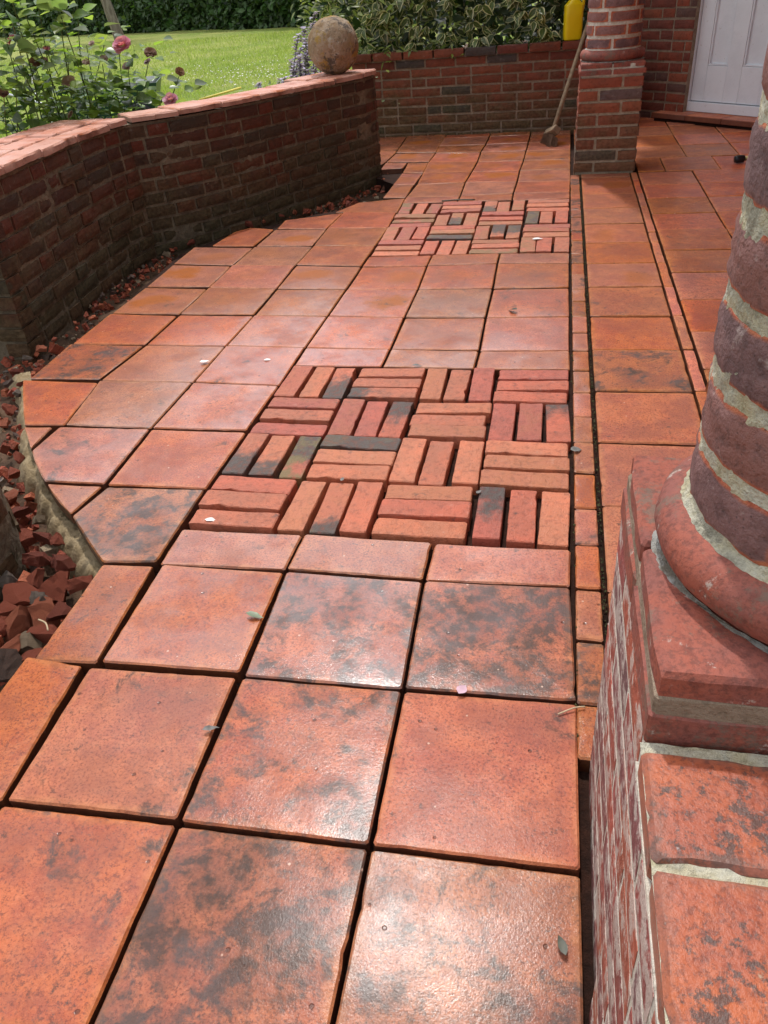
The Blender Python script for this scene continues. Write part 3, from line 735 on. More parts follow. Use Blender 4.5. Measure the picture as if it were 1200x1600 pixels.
# ragged lip of sand and cement left under the cut edge of the tiles
def mortar_lip():
    arc = catmull([at(u, v) for u, v in ARC], 14)
    vs, fs = [], []; nc = 22
    for i, p in enumerate(arc):
        t = (arc[min(i + 1, len(arc) - 1)] - arc[max(i - 1, 0)]).normalized(); nn = Vector((t.y, -t.x, 0))
        if nn.x > 0: nn = -nn
        wd = .025 + .04 * noise.noise(Vector((i * .08, 1.7, 0))) + .02 * noise.noise(Vector((i * .3, 5.7, 0)))
        for k in range(nc):
            f = k / (nc - 1)
            q = p - nn * .02 + nn * ((wd + .06) * f)
            h = -.050 - .012 * f - .085 * max(0, (f - .45) / .55) ** 1.6 + .012 * noise.noise(q * 22) + .009 * noise.noise(q * 60) + .004 * noise.noise(q * 150)
            if f < .25: h = min(h, -.040)
            vs.append((q.x, q.y, h))
    for i in range(len(arc) - 1):
        for k in range(nc - 1):
            a = i * nc + k; fs.append((a, a + nc, a + nc + 1, a + 1))
    link('mortar_bed', mesh('mortar_bed', vs, fs, True), M['bed'], terrace)


mortar_lip()


# ------------------------------------------------------------------ brickwork
def brick_meshes(L, D, H, n, mat, seed, rough=.0018, bev=.0024):
    out = []
    for k in range(n):
        rg = random.Random(seed + k)
        # front face grid with a worn rim; front is -y
        nx, nz = max(3, int(L / .04) + 2), 4
        vs, fs, ed = [], [], []
        for iz in range(nz):
            for ix in range(nx):
                x = -L / 2 + L * ix / (nx - 1); z = -H / 2 + H * iz / (nz - 1)
                e = ix in (0, nx - 1) or iz in (0, nz - 1)
                y = -D / 2 + (bev * rg.uniform(.7, 1.8) if e else rg.uniform(-1, 1) * rough * .5)
                if e: x *= 1 - rg.uniform(0, rough) / L * 2; z *= 1 - rg.uniform(0, rough) / H * 2
                vs.append((x, y, z)); ed.append(1.0 if e else 0.0)
        for iz in range(nz - 1):
            for ix in range(nx - 1):
                a = iz * nx + ix; fs.append((a, a + 1, a + 1 + nx, a + nx))
        loop = [i for i in range(nx)] + [nx * (iz + 1) - 1 for iz in range(1, nz)] + [nx * nz - 1 - i for i in range(1, nx)] + [nx * iz for iz in range(nz - 2, 0, -1)]
        b = len(vs)
        for i in loop: vs.append((vs[i][0], D / 2, vs[i][2])); ed.append(1)
        m = len(loop)
        for i in range(m): fs.append((loop[i], b + i, b + (i + 1) % m, loop[(i + 1) % m]))
        me = mesh('brick', vs, fs, False, {'edge': ed}); me.materials.append(mat); out.append(me)
    return out


BR = {}
def bricks_of(mat, L, D=.09, H=.051):
    key = (mat, round(L, 3), round(H, 3))
    if key not in BR: BR[key] = brick_meshes(L, D, H, 5, M[mat], int(L * 1000 + H * 7000), **(dict(rough=.0003, bev=.0006) if mat == 'nbrick' else {}))
    return BR[key]


class Path:
    def __init__(s, P):
        s.P = [Vector(p[:2]) for p in P]; s.S = [0]
        for a, b in zip(s.P[:-1], s.P[1:]): s.S.append(s.S[-1] + (b - a).length)
        s.L = s.S[-1]
    def at(s, d):
        d = max(0, min(s.L, d))
        for i in range(len(s.P) - 1):
            if d <= s.S[i + 1] + 1e-9:
                return s.P[i].lerp(s.P[i + 1], (d - s.S[i]) / max(1e-9, s.S[i + 1] - s.S[i]))
        return s.P[-1]
    def nrm(s, d):
        t = s.at(d + .02) - s.at(d - .02); t.normalize(); return Vector((t.y, -t.x))   # to the right of the walking direction


def course(parent, path, z, h, mat, start, lens, rng, proud=0.0, joint=.011, H=None, name='brick', jit=.0025):
    """one course: bricks whose faces look to the right of the path"""
    s = -start; i = 0
    while s < path.L - .01:
        L = lens[i % len(lens)]; i += 1
        a, b = max(s, 0), min(s + L, path.L); s += L + joint
        if b - a < .03: continue
        p0, p1 = path.at(a), path.at(b); t = p1 - p0; ln = t.length; t.normalize(); nn = Vector((t.y, -t.x))
        base = .215 if ln > .15 else .103
        ms = bricks_of(mat, base, H=H or h - .012)
        o = link(name, rng.choice(ms), None, parent)
        c = (p0 + p1) / 2 - nn * (.045 - proud + rng.uniform(-jit, jit))
        o.location = Vector((c.x, c.y, z + h / 2 + rng.gauss(0, .0012))) - parent.location
        fl = 0 if mat == 'nbrick' else 1
        o.rotation_euler = (0, rng.gauss(0, .006), math.atan2(t.y, t.x) + fl * rng.gauss(0, .008))
        o.scale = (ln / base * rng.uniform(.985, 1.0), 1, rng.uniform(.95, 1.02))


def wall_core(parent, path, z0, z1, thick, mat, recess=.009, step=.012, name='mortar', wob=.003, zstep=.015):
    """mortar body of a wall: a bumpy front face a little behind the brick faces, plus top, back and ends"""
    n = max(2, int(path.L / step)); nz = max(2, int((z1 - z0) / zstep))
    vs, fs = [], []
    for i in range(n + 1):
        d = path.L * i / n; p = path.at(d); nn = path.nrm(d)
        for k in range(nz + 1):
            z = z0 + (z1 - z0) * k / nz
            q = p - nn * (recess + wob * noise.noise(Vector((p.x * 31, p.y * 31, z * 31))) + wob * .6 * noise.noise(Vector((p.x * 90, p.y * 90, z * 90))))
            vs.append((q.x, q.y, z))
        q = p - nn * thick; vs.append((q.x, q.y, z1)); vs.append((q.x, q.y, z0))
    m = nz + 3
    for i in range(n):
        for k in range(m - 1):
            a = i * m + k; fs.append((a, a + m, a + m + 1, a + 1))
    fs.append(tuple(range(m))); fs.append(tuple(n * m + k for k in range(m))[::-1])
    vs = [(x - parent.location.x, y - parent.location.y, z - parent.location.z) for x, y, z in vs]
    return link(name, mesh(name, vs, fs), M[mat], parent)


STR, HDR = .213, .102
WR = random.Random(5)
CH = .0620

# --- the curved garden wall: straight piece by the camera, then the curve to the stone ball
SA = Path([(-2.035, 1.86), (-2.06, 2.15), (-2.10, 2.6), (-2.11, 2.95), (-2.085, 3.13)])
SB = Path(catmull([(-2.115, 3.12), (-2.04, 3.19), (-1.94, 3.285), (-1.74, 3.56), (-1.54, 3.95), (-1.37, 4.26), (-1.24, 4.50), (-1.195, 4.68)], 8))
SAe = Path([(-2.42, 1.86), (-2.035, 1.86)])
SBe = Path([(-1.195, 4.68), (-1.42, 4.86)])
SAk = Path([(-2.115, 3.14), (-2.15, 3.14)])
gw = thing('garden_wall', 'dark old brick garden wall curving from the left edge to the stone ball', 'wall', (-1.7, 3.2, LAWN_Z))
z0 = -.085
wall_core(gw, Path([(-2.036, 1.872)] + SA.P[1:]), LAWN_Z - .05, .54, .36, 'mortar_dark', recess=.008, wob=.0025)
wall_core(gw, SB, LAWN_Z - .05, .54, .24, 'mortar_dark', recess=.008, wob=.0025)
wall_core(gw, SBe, LAWN_Z - .05, .54, .30, 'mortar_dark', recess=.008, wob=.0025)
for k in range(10):
    z = z0 + CH * k
    course(gw, SA, z, CH, 'gbrick', WR.uniform(0, .3), [STR, HDR] if k % 2 else [HDR, STR, STR], WR, jit=.005)
    course(gw, SB, z, CH, 'gbrick', WR.uniform(0, .3), [STR, HDR] if k % 2 else [HDR, HDR, STR], WR, jit=.004)
    course(gw, SAe, z, CH, 'gbrick', WR.uniform(0, .2), [STR, HDR], WR, jit=.004)
    course(gw, SBe, z, CH, 'gbrick', WR.uniform(0, .2), [STR, HDR], WR, jit=.004)
# footing course below, set back, partly exposed in the trench
for k in range(2):
    course(gw, SA, z0 - CH * (k + 1), CH, 'gbrick', WR.uniform(0, .3), [STR], WR, proud=-.005 + .02 * k)
    course(gw, SB, z0 - CH * (k + 1), CH, 'gbrick', WR.uniform(0, .3), [STR], WR, proud=-.005 + .02 * k)


def coping(parent, path, rows, z, thick, mat, rng, tl=.29, s0=0.0, s1=None):
    """tiles on top of a wall; rows are (inner, outer) offsets behind the face"""
    for ri, (a, b) in enumerate(rows):
        s = s0 - rng.uniform(0, .15)
        e = s1 if s1 is not None else path.L
        while s < e - .02:
            u0, u1 = max(s, s0), min(s + tl * rng.uniform(.92, 1.05), e); s = u1 if s < s0 else s + (u1 - s)
            if u1 - u0 < .03: continue
            um = (u0 + u1) / 2
            P = []
            for uu in (u0, um, u1): P.append(path.at(uu) - path.nrm(uu) * a)
            for uu in (u1, um, u0): P.append(path.at(uu) - path.nrm(uu) * b)
            if area2(P) < 0: P = P[::-1]
            Q = inset_poly(P, .0022)
            o = lay('tile', Q, z + rng.uniform(-.004, .003), thick, M[mat], parent, rng, tilt=.008, bev=.006, jit=.006, chip=.28, seg=.03)
            o.location -= parent.location
            o['stain'] = rng.uniform(0, .25); o['puddle'] = 0.0; o['tone'] = rng.random() * .5; o['gloss'] = .5


coping(gw, SA, [(-.010, .115), (.115, .245), (.245, .375)], .572, .028, 'cap', WR, tl=.30)
coping(gw, SB, [(-.012, .235)], .572, .026, 'cap', WR, tl=.27, s0=.05, s1=SB.L - .52)
coping(gw, SB, [(-.014, .14), (.14, .33)], .574, .028, 'cap', WR, tl=.24, s0=SB.L - .52, s1=SB.L + .0)
coping(gw, SBe, [(.02, .2)], .568, .026, 'cap', WR, tl=.3)

# --- stone ball
def ball():
    bm = bmesh.new(); bmesh.ops.create_icosphere(bm, subdivisions=5, radius=.150)
    for v in bm.verts:
        d = v.co.normalized()
        v.co = d * (.150 + .004 * noise.noise(d * 3) + .0022 * noise.noise(d * 9) + .0012 * noise.noise(d * 26))
        if v.co.z < -.143: v.co.z = -.143
    me = bpy.data.meshes.new('stone_ball'); bm.to_mesh(me); bm.free(); me.polygons.foreach_set('use_smooth', [True] * len(me.polygons))
    o = link('stone_ball', me, M['ball']); o.location = (-1.405, 4.53, .575 + .141)
    tag(o, 'round lichen-covered stone ball on the end of the curved garden wall', 'stone ball')
ball()

# --- the low back wall
bwall = thing('back_wall', 'low red brick retaining wall under the variegated shrub at the back', 'wall', (-.5, 5.85, 0))
BP = Path([(-1.62, 5.86), (.42, 5.84)])
wall_core(bwall, BP, -.1, .515, .22, 'mortar_back', recess=.0095)
for k in range(9):
    course(bwall, BP, -.045 + CH * k, CH, 'bbrick', (0 if k % 2 else .112), [STR] if k % 3 else [STR, HDR], WR)
course(bwall, BP, .513, .052, 'bbrick', .06, [STR * 1.02], WR, proud=.022, H=.05, jit=.008, name='coping_brick')

# --- middle pier and column
def pier(name, label, x0, x1, y0, y1, courses, mat, mort, seed, CH=CH, rec=.0095, jit=.0025, joint=.011, bh=None):
    p = thing(name, label, 'pier', ((x0 + x1) / 2, (y0 + y1) / 2, 0)); rg = random.Random(seed)
    H = CH * courses
    for A, B in (((x0, y0), (x1, y0)), ((x1, y0), (x1, y1)), ((x1, y1), (x0, y1)), ((x0, y1), (x0, y0))):
        pt = Path([A, B]); ins = (pt.P[1] - pt.P[0]).normalized() * max(rec, .003); wall_core(p, Path([pt.P[0] + ins, pt.P[1] - ins]), -.12, H, .12, mort, recess=rec, step=.015, wob=.0025 if rec > .005 else .0003)
        front = A[1] == B[1]
        for k in range(-1, courses):
            odd = (k + (0 if front else 1)) % 2
            course(p, pt, CH * k, CH, mat, 0, [STR + .014, HDR] if odd else [HDR, STR + .014], rg, proud=rg.uniform(0, .002) if rec > .005 else 0, jit=jit, joint=joint, H=bh)
    return p, H


mp, H1 = pier('brick_pier', 'square red brick pier under the far round column, beside the broom', .022, .365, 4.352, 4.695, 8, 'pbrick', 'mortar_mid', 3)


def thin_ring(p, x0, x1, y0, y1, z, th, rows, mat, rng, name='tile', mort=None):
    """flat tiles of a projecting band"""
    nx = rows
    for i in range(nx):
        for k in range(nx):
            a0, a1 = x0 + (x1 - x0) * i / nx, x0 + (x1 - x0) * (i + 1) / nx; b0, b1 = y0 + (y1 - y0) * k / nx, y0 + (y1 - y0) * (k + 1) / nx
            o = lay(name, inset_poly([Vector((a0, b0)), Vector((a1, b0)), Vector((a1, b1)), Vector((a0, b1))], .003), z, th, M[mat], p, rng, tilt=.002, bev=.004, jit=.002, chip=.12, seg=.03)
            o.location -= p.location; o['stain'] = .2; o['puddle'] = 0.0; o['tone'] = .4; o['gloss'] = .2


def mortar_slab(p, x0, x1, y0, y1, z0, z1, mat):
    me = bevel_box('mortar', x0, x1, y0, y1, z0, z1, .003, 1); o = link('mortar', me, M[mat], p); o.location = -p.location
PRG = random.Random(9)
mortar_slab(mp, .03, .357, 4.36, 4.687, H1 - .004, .533, 'mortar_pale')
thin_ring(mp, .012, .374, 4.342, 4.705, .528, .024, 2, 'moulding', PRG)
mortar_slab(mp, .028, .359, 4.358, 4.689, .52, .552, 'mortar_pale')
thin_ring(mp, .020, .367, 4.350, 4.697, .560, .024, 2, 'moulding', PRG)


def curved_brick(r, a0, a1, z0, z1, rng, na=8, nz=5, depth=.05, wob=.003):
    vs, fs, ed = [], [], []
    for k in range(nz):
        for i in range(na):
            fa, fz = i / (na - 1), k / (nz - 1)
            e = i in (0, na - 1) or k in (0, nz - 1)
            a = a0 + (a1 - a0) * fa; z = z0 + (z1 - z0) * fz
            if e:
                if i == 0: a += rng.uniform(0, .02)
                if i == na - 1: a -= rng.uniform(0, .02)
                if k == 0: z += rng.uniform(0, .002)
                if k == nz - 1: z -= rng.uniform(0, .002)
            rr = r - (.0022 * rng.uniform(.4, 1.6) if e else 0) + rng.uniform(-1, 1) * wob * .4 - (.0 if e else .0)
            vs.append((rr * math.cos(a), rr * math.sin(a), z)); ed.append(1.0 if e else 0.0)
    for k in range(nz - 1):
        for i in range(na - 1):
            b = k * na + i; fs.append((b, b + 1, b + 1 + na, b + na))
    loop = list(range(na)) + [na * (k + 1) - 1 for k in range(1, nz)] + [na * nz - 1 - i for i in range(1, na)] + [na * k for k in range(nz - 2, 0, -1)]
    b = len(vs)
    for i in loop:
        x, y, z = vs[i]; l = math.hypot(x, y); vs.append((x * (l - depth) / l, y * (l - depth) / l, z)); ed.append(1)
    m = len(loop)
    for i in range(m): fs.append((loop[i], b + i, b + (i + 1) % m, loop[(i + 1) % m]))
    me = mesh('brick', vs, fs, True, {'edge': ed}); me.set_sharp_from_angle(angle=math.radians(30)); return me


def column(name, label, cx, cy, zb, r, top, nb, mort, seed, vis, pitch=.0640, joint=.016, fine=1, recess=.007):
    """round brick column: half-round base moulding, curved bricks, mortar body"""
    p = thing(name, label, 'column', (cx, cy, zb)); rg = random.Random(seed)
    # base moulding
    vs, fs = [], []; ns, nt = 72, 14; R0, rt = r - .003, .0275
    for i in range(ns):
        a = 2 * math.pi * i / ns
        for k in range(nt):
            b = -math.pi / 2 + math.pi * k / (nt - 1)
            rr = R0 + rt * 1.05 * math.cos(b) + .0015 * noise.noise(Vector((math.cos(a) * 6, math.sin(a) * 6, b * 2)))
            vs.append((rr * math.cos(a), rr * math.sin(a), .0285 + rt * math.sin(b)))
    for i in range(ns):
        for k in range(nt - 1):
            a, b = i * nt + k, ((i + 1) % ns) * nt + k; fs.append((a, b, b + 1, a + 1))
    fs.append(tuple(i * nt for i in range(ns))[::-1]); fs.append(tuple(i * nt + nt - 1 for i in range(ns)))
    link('base_moulding', mesh('base_moulding', vs, fs, True), M['moulding'], p)
    # mortar body
    vs, fs = [], []; ns = 120 * fine; nz = int((vis - .05) / (.012 / fine))
    for k in range(nz + 1):
        z = .055 + (vis - .055) * k / nz
        for i in range(ns):
            a = 2 * math.pi * i / ns; q = Vector((math.cos(a) * r, math.sin(a) * r, z))
            rr = r - recess + .0014 * noise.noise(q * 28 + Vector((seed, 0, 0))) + .0018 * noise.noise(q * 75) + .0012 * noise.noise(q * 190)
            if z < .066: rr += .007 * (1 - (z - .055) / .011)
            vs.append((rr * math.cos(a), rr * math.sin(a), z))
    for k in range(nz):
        for i in range(ns): fs.append((k * ns + i, k * ns + (i + 1) % ns, (k + 1) * ns + (i + 1) % ns, (k + 1) * ns + i))
    link('mortar', mesh('mortar', vs, fs, True), M[mort], p)
    # crusty fillet of mortar where the moulding meets the plinth
    vs, fs = [], []; ns = 160; nt = 7
    for i in range(ns):
        a = 2 * math.pi * i / ns
        for k in range(nt):
            f = k / (nt - 1); q = Vector((math.cos(a), math.sin(a), f)); wd = max(0, .004 + .013 * noise.noise(Vector((q.x * 2.3 + seed, q.y * 2.3, 3))))
            rr = R0 + rt * .62 + wd * 1.5 * (1 - f) + .003 * noise.noise(q * 14)
            vs.append((rr * math.cos(a), rr * math.sin(a), -.0005 + .0045 * f + .0018 * noise.noise(q * 22) * (1 if 0 < f < 1 else 0)))
    for i in range(ns):
        for k in range(nt - 1):
            a, b = i * nt + k, ((i + 1) % ns) * nt + k; fs.append((a, b, b + 1, a + 1))
    link('mortar_fillet', mesh('mortar_fillet', vs, fs, True), M['mortar_grey'], p)
    n = 0; z = .062
    while z < vis - .03:
        off = rg.uniform(0, 6.28) if n > 1 else (.9 + n * .5)
        for i in range(nb):
            a0 = off + 2 * math.pi * i / nb; a1 = off + 2 * math.pi * (i + 1) / nb - joint * .8 / r
            link('brick', curved_brick(r, a0, a1, z, z + pitch - joint, rg, na=7 + 4 * (fine - 1), nz=4 + fine), M['colbrick'], p)
        z += pitch; n += 1
    return p


column('brick_column', 'round purple-red brick column on the far square pier, left of the white door', .1935, 4.525, .560, .150, 2.45, 5, 'mortar_pale', 31, 1.90, pitch=.0622, joint=.0155)

# ------------------------------------------------------------------ near pier, its column and the low wall running to the camera
npier, H2 = pier('brick_pier', 'near brick pier with a square tile plinth under the big round column', .022, .372, -.150, .200, 8, 'nbrick', 'mortar_pale', 12, CH=.0594, rec=.0012, jit=.0002, joint=.007, bh=.0515)
mortar_slab(npier, .034, .362, -.142, .192, H2 - .006, .50, 'mortar_pale')
thin_ring(npier, .017, .378, -.156, .205, .516, .038, 2, 'moulding', PRG)
mortar_slab(npier, .024, .370, -.150, .198, .495, .535, 'mortar_back')
thin_ring(npier, .020, .376, -.153, .202, .560, .026, 2, 'moulding', PRG)
column('brick_column', 'big round brick column with thick pale mortar at the right edge', .206, .020, .560, .1475, 2.45, 4, 'mortar_col', 8, 1.90, pitch=.0655, joint=.0125, fine=3, recess=.0026)

lw = thing('low_wall', 'low brick wall with lichened orange tiles, nearest the camera at lower right', 'wall', (.19, -.6, 0))
LP = Path([(.018, -.162), (.016, -1.6)]); LPr = Path([(LP.P[1].x, LP.P[1].y), LP.P[0]])
LF = Path([(.0145, -.160), (.0125, -1.6)])
def flip_core():
    # face looks to -X: walk towards -Y, right-hand side is -X
    return wall_core(lw, LF, -.14, .462, .34, 'mortar_pale', recess=.0014, step=.008, wob=.0003, zstep=.008)
flip_core()
LR = random.Random(77)
for k in range(-2, 8):
    course(lw, LF, .018 + .0555 * k, .0555, 'nbrick', LR.uniform(0, .2), [STR, HDR] if k % 2 else [STR], LR, H=.0480, jit=.0002, joint=.007)
yb = [-.166, -.272, -.392, -.512, -.632, -.752, -.9, -1.05]
for a, b in zip(yb[1:], yb[:-1]):
    P = inset_poly([Vector((.014, a)), Vector((.20, a)), Vector((.20, b)), Vector((.014, b))], .0028)
    o = lay('tile', P, .490 + LR.uniform(-.003, .003), .03, M['ledge'], lw, LR, tilt=.005, bev=.004, jit=.0012, chip=.06, seg=.02); o.location -= lw.location
    P = inset_poly([Vector((.20, a)), Vector((.385, a)), Vector((.385, b)), Vector((.20, b))], .004)
    o = lay('tile', P, .490 + LR.uniform(-.003, .003), .03, M['ledge'], lw, LR, tilt=.005, bev=.004, jit=.0012, chip=.06, seg=.02); o.location -= lw.location
def ledge_mortar():
    vs, fs = [], []; nx, ny = 40, 150
    for jy in range(ny + 1):
        for ix in range(nx + 1):
            x = .017 + .36 * ix / nx; y = -.158 - .9 * jy / ny
            vs.append((x, y, .4855 + .002 * noise.noise(Vector((x * 40, y * 40, 2))) + .002 * noise.noise(Vector((x * 120, y * 120, 5)))))
    for jy in range(ny):
        for ix in range(nx):
            a = jy * (nx + 1) + ix; fs.append((a, a + nx + 1, a + nx + 2, a + 1))
    o = link('mortar', mesh('mortar', vs, fs, True), M['mortar_col'], lw); o.location = -lw.location
ledge_mortar()

# --- dark wall end beyond the rubble at the left edge
stub = thing('wall_end', 'dark brick wall end at the left edge, above the heap of broken brick', 'wall', (-1.45, .5, -.15))
SP = Path(catmull([(-1.60, .87), (-1.42, .80), (-1.315, .68), (-1.30, .55), (-1.40, .40), (-1.60, .28)][::-1], 6))
wall_core(stub, SP, -.25, .54, .2, 'mortar_dark', recess=.007)
for k in range(12): course(stub, SP, -.2 + CH * k, CH, 'gbrick', WR.uniform(0, .2), [HDR, STR] if k % 2 else [HDR], WR, jit=.004)
coping(stub, SP, [(-.02, .2)], .572, .028, 'cap', WR, tl=.2)

# ------------------------------------------------------------------ house wall, door, porch
t45 = Vector((.70711, -.70711)); D0 = Vector((.82, 6.05)); zup = Vector((0, 0, 1))
hw = thing('house_wall', 'red brick house wall beside the white door', 'wall', (.4, 6.4, 0))
HP = Path([(.80 - .75, 6.03 - .05 + .75), (.80, 6.03 - .05)])      # runs along +x -y; right-hand side is -x -y
wall_core(hw, HP, -.1, 3.6, .2, 'mortar_back', recess=.007, step=.03, zstep=.03)
for k in range(0, 20): course(hw, HP, -.02 + CH * 1.06 * k, CH * 1.06, 'hbrick', 0 if k % 2 else .112, [STR, HDR] if k % 3 else [STR], WR)
HR = Path([(.80, 5.98), (.835, 6.015)])
door = thing('front_door', 'white panelled wooden front door in a white frame, upper right', 'door', (D0.x, D0.y, .06))
door.rotation_euler = (0, 0, -math.pi / 4)
# local frame: x along the door, y into the house, z up
def dpart(name, x0, x1, y0, y1, z0, z1, parent=door, bev=.003, mat='paint'):
    return link(name, bevel_box(name, x0, x1, y0, y1, z0, z1, bev, 2), M[mat], parent)
dpart('frame', 0, .036, -.02, .10, 0, 2.10); dpart('frame', .036, .92, -.012, .10, 0, .062); dpart('frame', .88, .92, -.02, .10, .062, 2.10); dpart('frame', .036, .88, -.015, .10, 2.06, 2.1)
leaf = dpart('door_leaf', .041, .876, .024, .06, .067, 2.055)
# stiles and rails stand proud of the sunk panels
for x0, x1 in ((.041, .144), (.304, .420), (.580, .696), (.770, .876)): dpart('stile', x0, x1, .006, .0245, .067, 2.055, leaf)
for z0_, z1_ in ((.067, .292), (1.2, 1.35), (1.93, 2.055)):
    for x0, x1 in ((.1445, .3035), (.4205, .5795), (.6965, .7695)): dpart('rail', x0, x1, .0065, .0243, z0_, z1_, leaf)
for x0, x1 in ((.146, .302), (.422, .578)):
    for zz in (.294,):
        dpart('bead', x0, x1, .010, .0235, zz, zz + .010, leaf, .002); dpart('bead', x0, x0 + .010, .010, .0235, zz + .0105, 1.198, leaf, .002); dpart('bead', x1 - .010, x1, .010, .0235, zz + .0105, 1.198, leaf, .002)
dpart('gap', .0362, .0408, .02, .05, .0625, 2.055, mat='dark_gap', bev=.0005); dpart('gap', .041, .876, .03, .05, .0622, .0668, mat='dark_gap', bev=.0005)  # near-black strips painting the shade in the gaps round the leaf
step = thing('door_step', 'brown tile step below the white front door', 'step', (D0.x, D0.y, 0)); step.rotation_euler = (0, 0, -math.pi / 4)
for i in range(5): link('tile', bevel_box('tile', -.16 + .3 * i, .137 + .3 * i, -.16, .12, .022, .058, .005, 2), M['porch_tile'], step)
link('riser', bevel_box('riser', -.155, 1.33, -.135, .11, -.03, .0215, .003, 1), M['joint'], step)
for ch in step.children: ch['stain'] = .2; ch['tone'] = .6; ch['puddle'] = 0.0; ch['gloss'] = .5
# rest of the house, outside the picture
hb = thing('house', 'brick house body to the right of the porch', 'house', (2.3, 3, 0))
def hpart(name, P, z0, z1, mat):
    vs = [(x, y, z) for z in (z0, z1) for x, y in P]; n = len(P)
    fs = [tuple(range(n))[::-1], tuple(range(n, 2 * n))] + [(i, (i + 1) % n, n + (i + 1) % n, n + i) for i in range(n)]
    o = link(name, mesh(name, vs, fs), M[mat], hb); o.location = -hb.location
hpart('wall', [(1.48, 5.46), (1.95, 4.99), (1.95, .6), (2.25, .6), (2.25, 6.0), (1.75, 6.3), (1.62, 5.6)], -.2, 3.62, 'hbrick')
hpart('wall', [(.92, 6.16), (1.52, 5.56), (1.7, 5.74), (1.1, 6.4)], -.2, -.04, 'hbrick')
hpart('lintel', [(.80, 6.03), (1.48, 5.40), (1.6, 5.6), (.95, 6.2)], 2.17, 3.62, 'hbrick')
roof = thing('porch_roof', 'porch roof carried by the two round brick columns', 'roof', (1.2, 2.5, 2.5))
o = link('ceiling', bevel_box('ceiling', -.14, 2.4, -.45, 6.9, 3.6, 3.72, .01, 1), M['plaster'], roof); o.location = -roof.location
o = link('beam', bevel_box('beam', .06, .33, -.45, 5.2, 3.40, 3.599, .01, 1), M['plaster'], roof); o.location = -roof.location
for cx, cy, zz in ((.1935, 4.525, 2.46), (.206, .02, 2.46)):
    vs, fs = tube_geo([(cx, cy, zz - .02), (cx, cy, 3.41)], .17, 24); vs = [Vector(v) - roof.location for v in vs]
    link('capital', mesh('capital', vs, fs), M['moulding'], roof)

# ------------------------------------------------------------------ broom, yellow can, tool
def broom():
    b = thing('broom', 'old wooden broom leaning against the low back wall by the pier', 'broom', (-.13, 5.28, 0))
    L = b.location
    foot = Vector((-.109, 5.35, .10)); top = Vector((.045, 5.785, .545)); end = foot + (top - foot) * 2.2
    dirn = (end - foot).normalized()
    vs, fs = tube_geo([foot - dirn * .06 - L, foot + dirn * .3 - L, foot + dirn * .7 - L, end - L], [.014, .0145, .014, .013], 10)
    link('handle', mesh('handle', vs, fs, True), M['wood'], b)
    side = Vector((.35, -.93, 0)).normalized(); nrm = dirn.cross(side).normalized()
    # head: a wooden block across the handle, bristles splayed below
    def block(name, c, ax, half, mat, bev):
        me = bevel_box(name, -half[0], half[0], -half[1], half[1], -half[2], half[2], bev, 2)
        o = link(name, me, M[mat], b)
        X, Y, Z = ax; o.matrix_local = Matrix(((X.x, Y.x, Z.x, c.x), (X.y, Y.y, Z.y, c.y), (X.z, Y.z, Z.z, c.z), (0, 0, 0, 1))); return o
    hc = foot - L + Vector((-.012, -.03, -.028))
    block('head', hc, (side, nrm, dirn), (.085, .028, .022), 'wood', .008)
    vs, fs = [], []; rg = random.Random(4)
    for i in range(420):
        a = rg.uniform(-.08, .08); c = rg.uniform(-.026, .026)
        p0 = hc + side * a + nrm * c - dirn * .02
        p1 = p0 - dirn * .06 + Vector((0, 0, -.035)) + side * (a * .22 + rg.gauss(0, .006)) + nrm * (c * .5 + rg.gauss(0, .006))
        p1.z = max(p1.z, .004)
        wv = side.cross(dirn) * .0018; k = len(vs)
        vs += [p0 - wv + side * .001, p0 + wv, p1 + wv * .6, p1 - wv * .6]; fs.append((k, k + 1, k + 2, k + 3))
    o = link('bristles', mesh('bristles', vs, fs), M['bristle'], b); o['kind'] = 'stuff'
broom()


def can():
    c = thing('plastic_container', 'bright yellow plastic container standing on the back wall behind the broom', 'container', (-.018, 5.90, .566))
    # body: rounded box with chamfered shoulders tapering to a neck
    prof = [(.054, .042, 0), (.061, .047, .006), (.063, .049, .04), (.063, .049, .14), (.062, .048, .205), (.050, .042, .222), (.028, .028, .240), (.020, .020, .247), (.020, .020, .262)]
    vs, fs = [], []; n = 24
    for a, b_, z in prof:
        for i in range(n):
            t = 2 * math.pi * i / n; cx, sx = math.cos(t), math.sin(t); e = .45 if z < .21 else .8
            vs.append((a * math.copysign(abs(cx) ** e, cx), b_ * math.copysign(abs(sx) ** e, sx), z))
    for k in range(len(prof) - 1):
        for i in range(n): fs.append((k * n + i, k * n + (i + 1) % n, (k + 1) * n + (i + 1) % n, (k + 1) * n + i))
    fs.append(tuple(range(n))[::-1]); fs.append(tuple((len(prof) - 1) * n + i for i in range(n)))
    me = mesh('body', vs, fs, True)
    try: me.set_sharp_from_angle(angle=math.radians(32))
    except Exception: pass
    link('body', me, M['yellow'], c)
    vs, fs = tube_geo([(0, 0, .2625), (0, 0, .286)], .024, 20); link('cap', mesh('cap', vs, fs), M['yellow'], c)
    vs, fs = tube_geo(catmull([(.022, 0, .236), (.046, 0, .252), (.064, 0, .238), (.063, 0, .19), (.056, 0, .165)], 5), .010, 8); link('handle', mesh('handle', vs, fs, True), M['yellow'], c)
    c.rotation_euler = (0, 0, .18)
can()


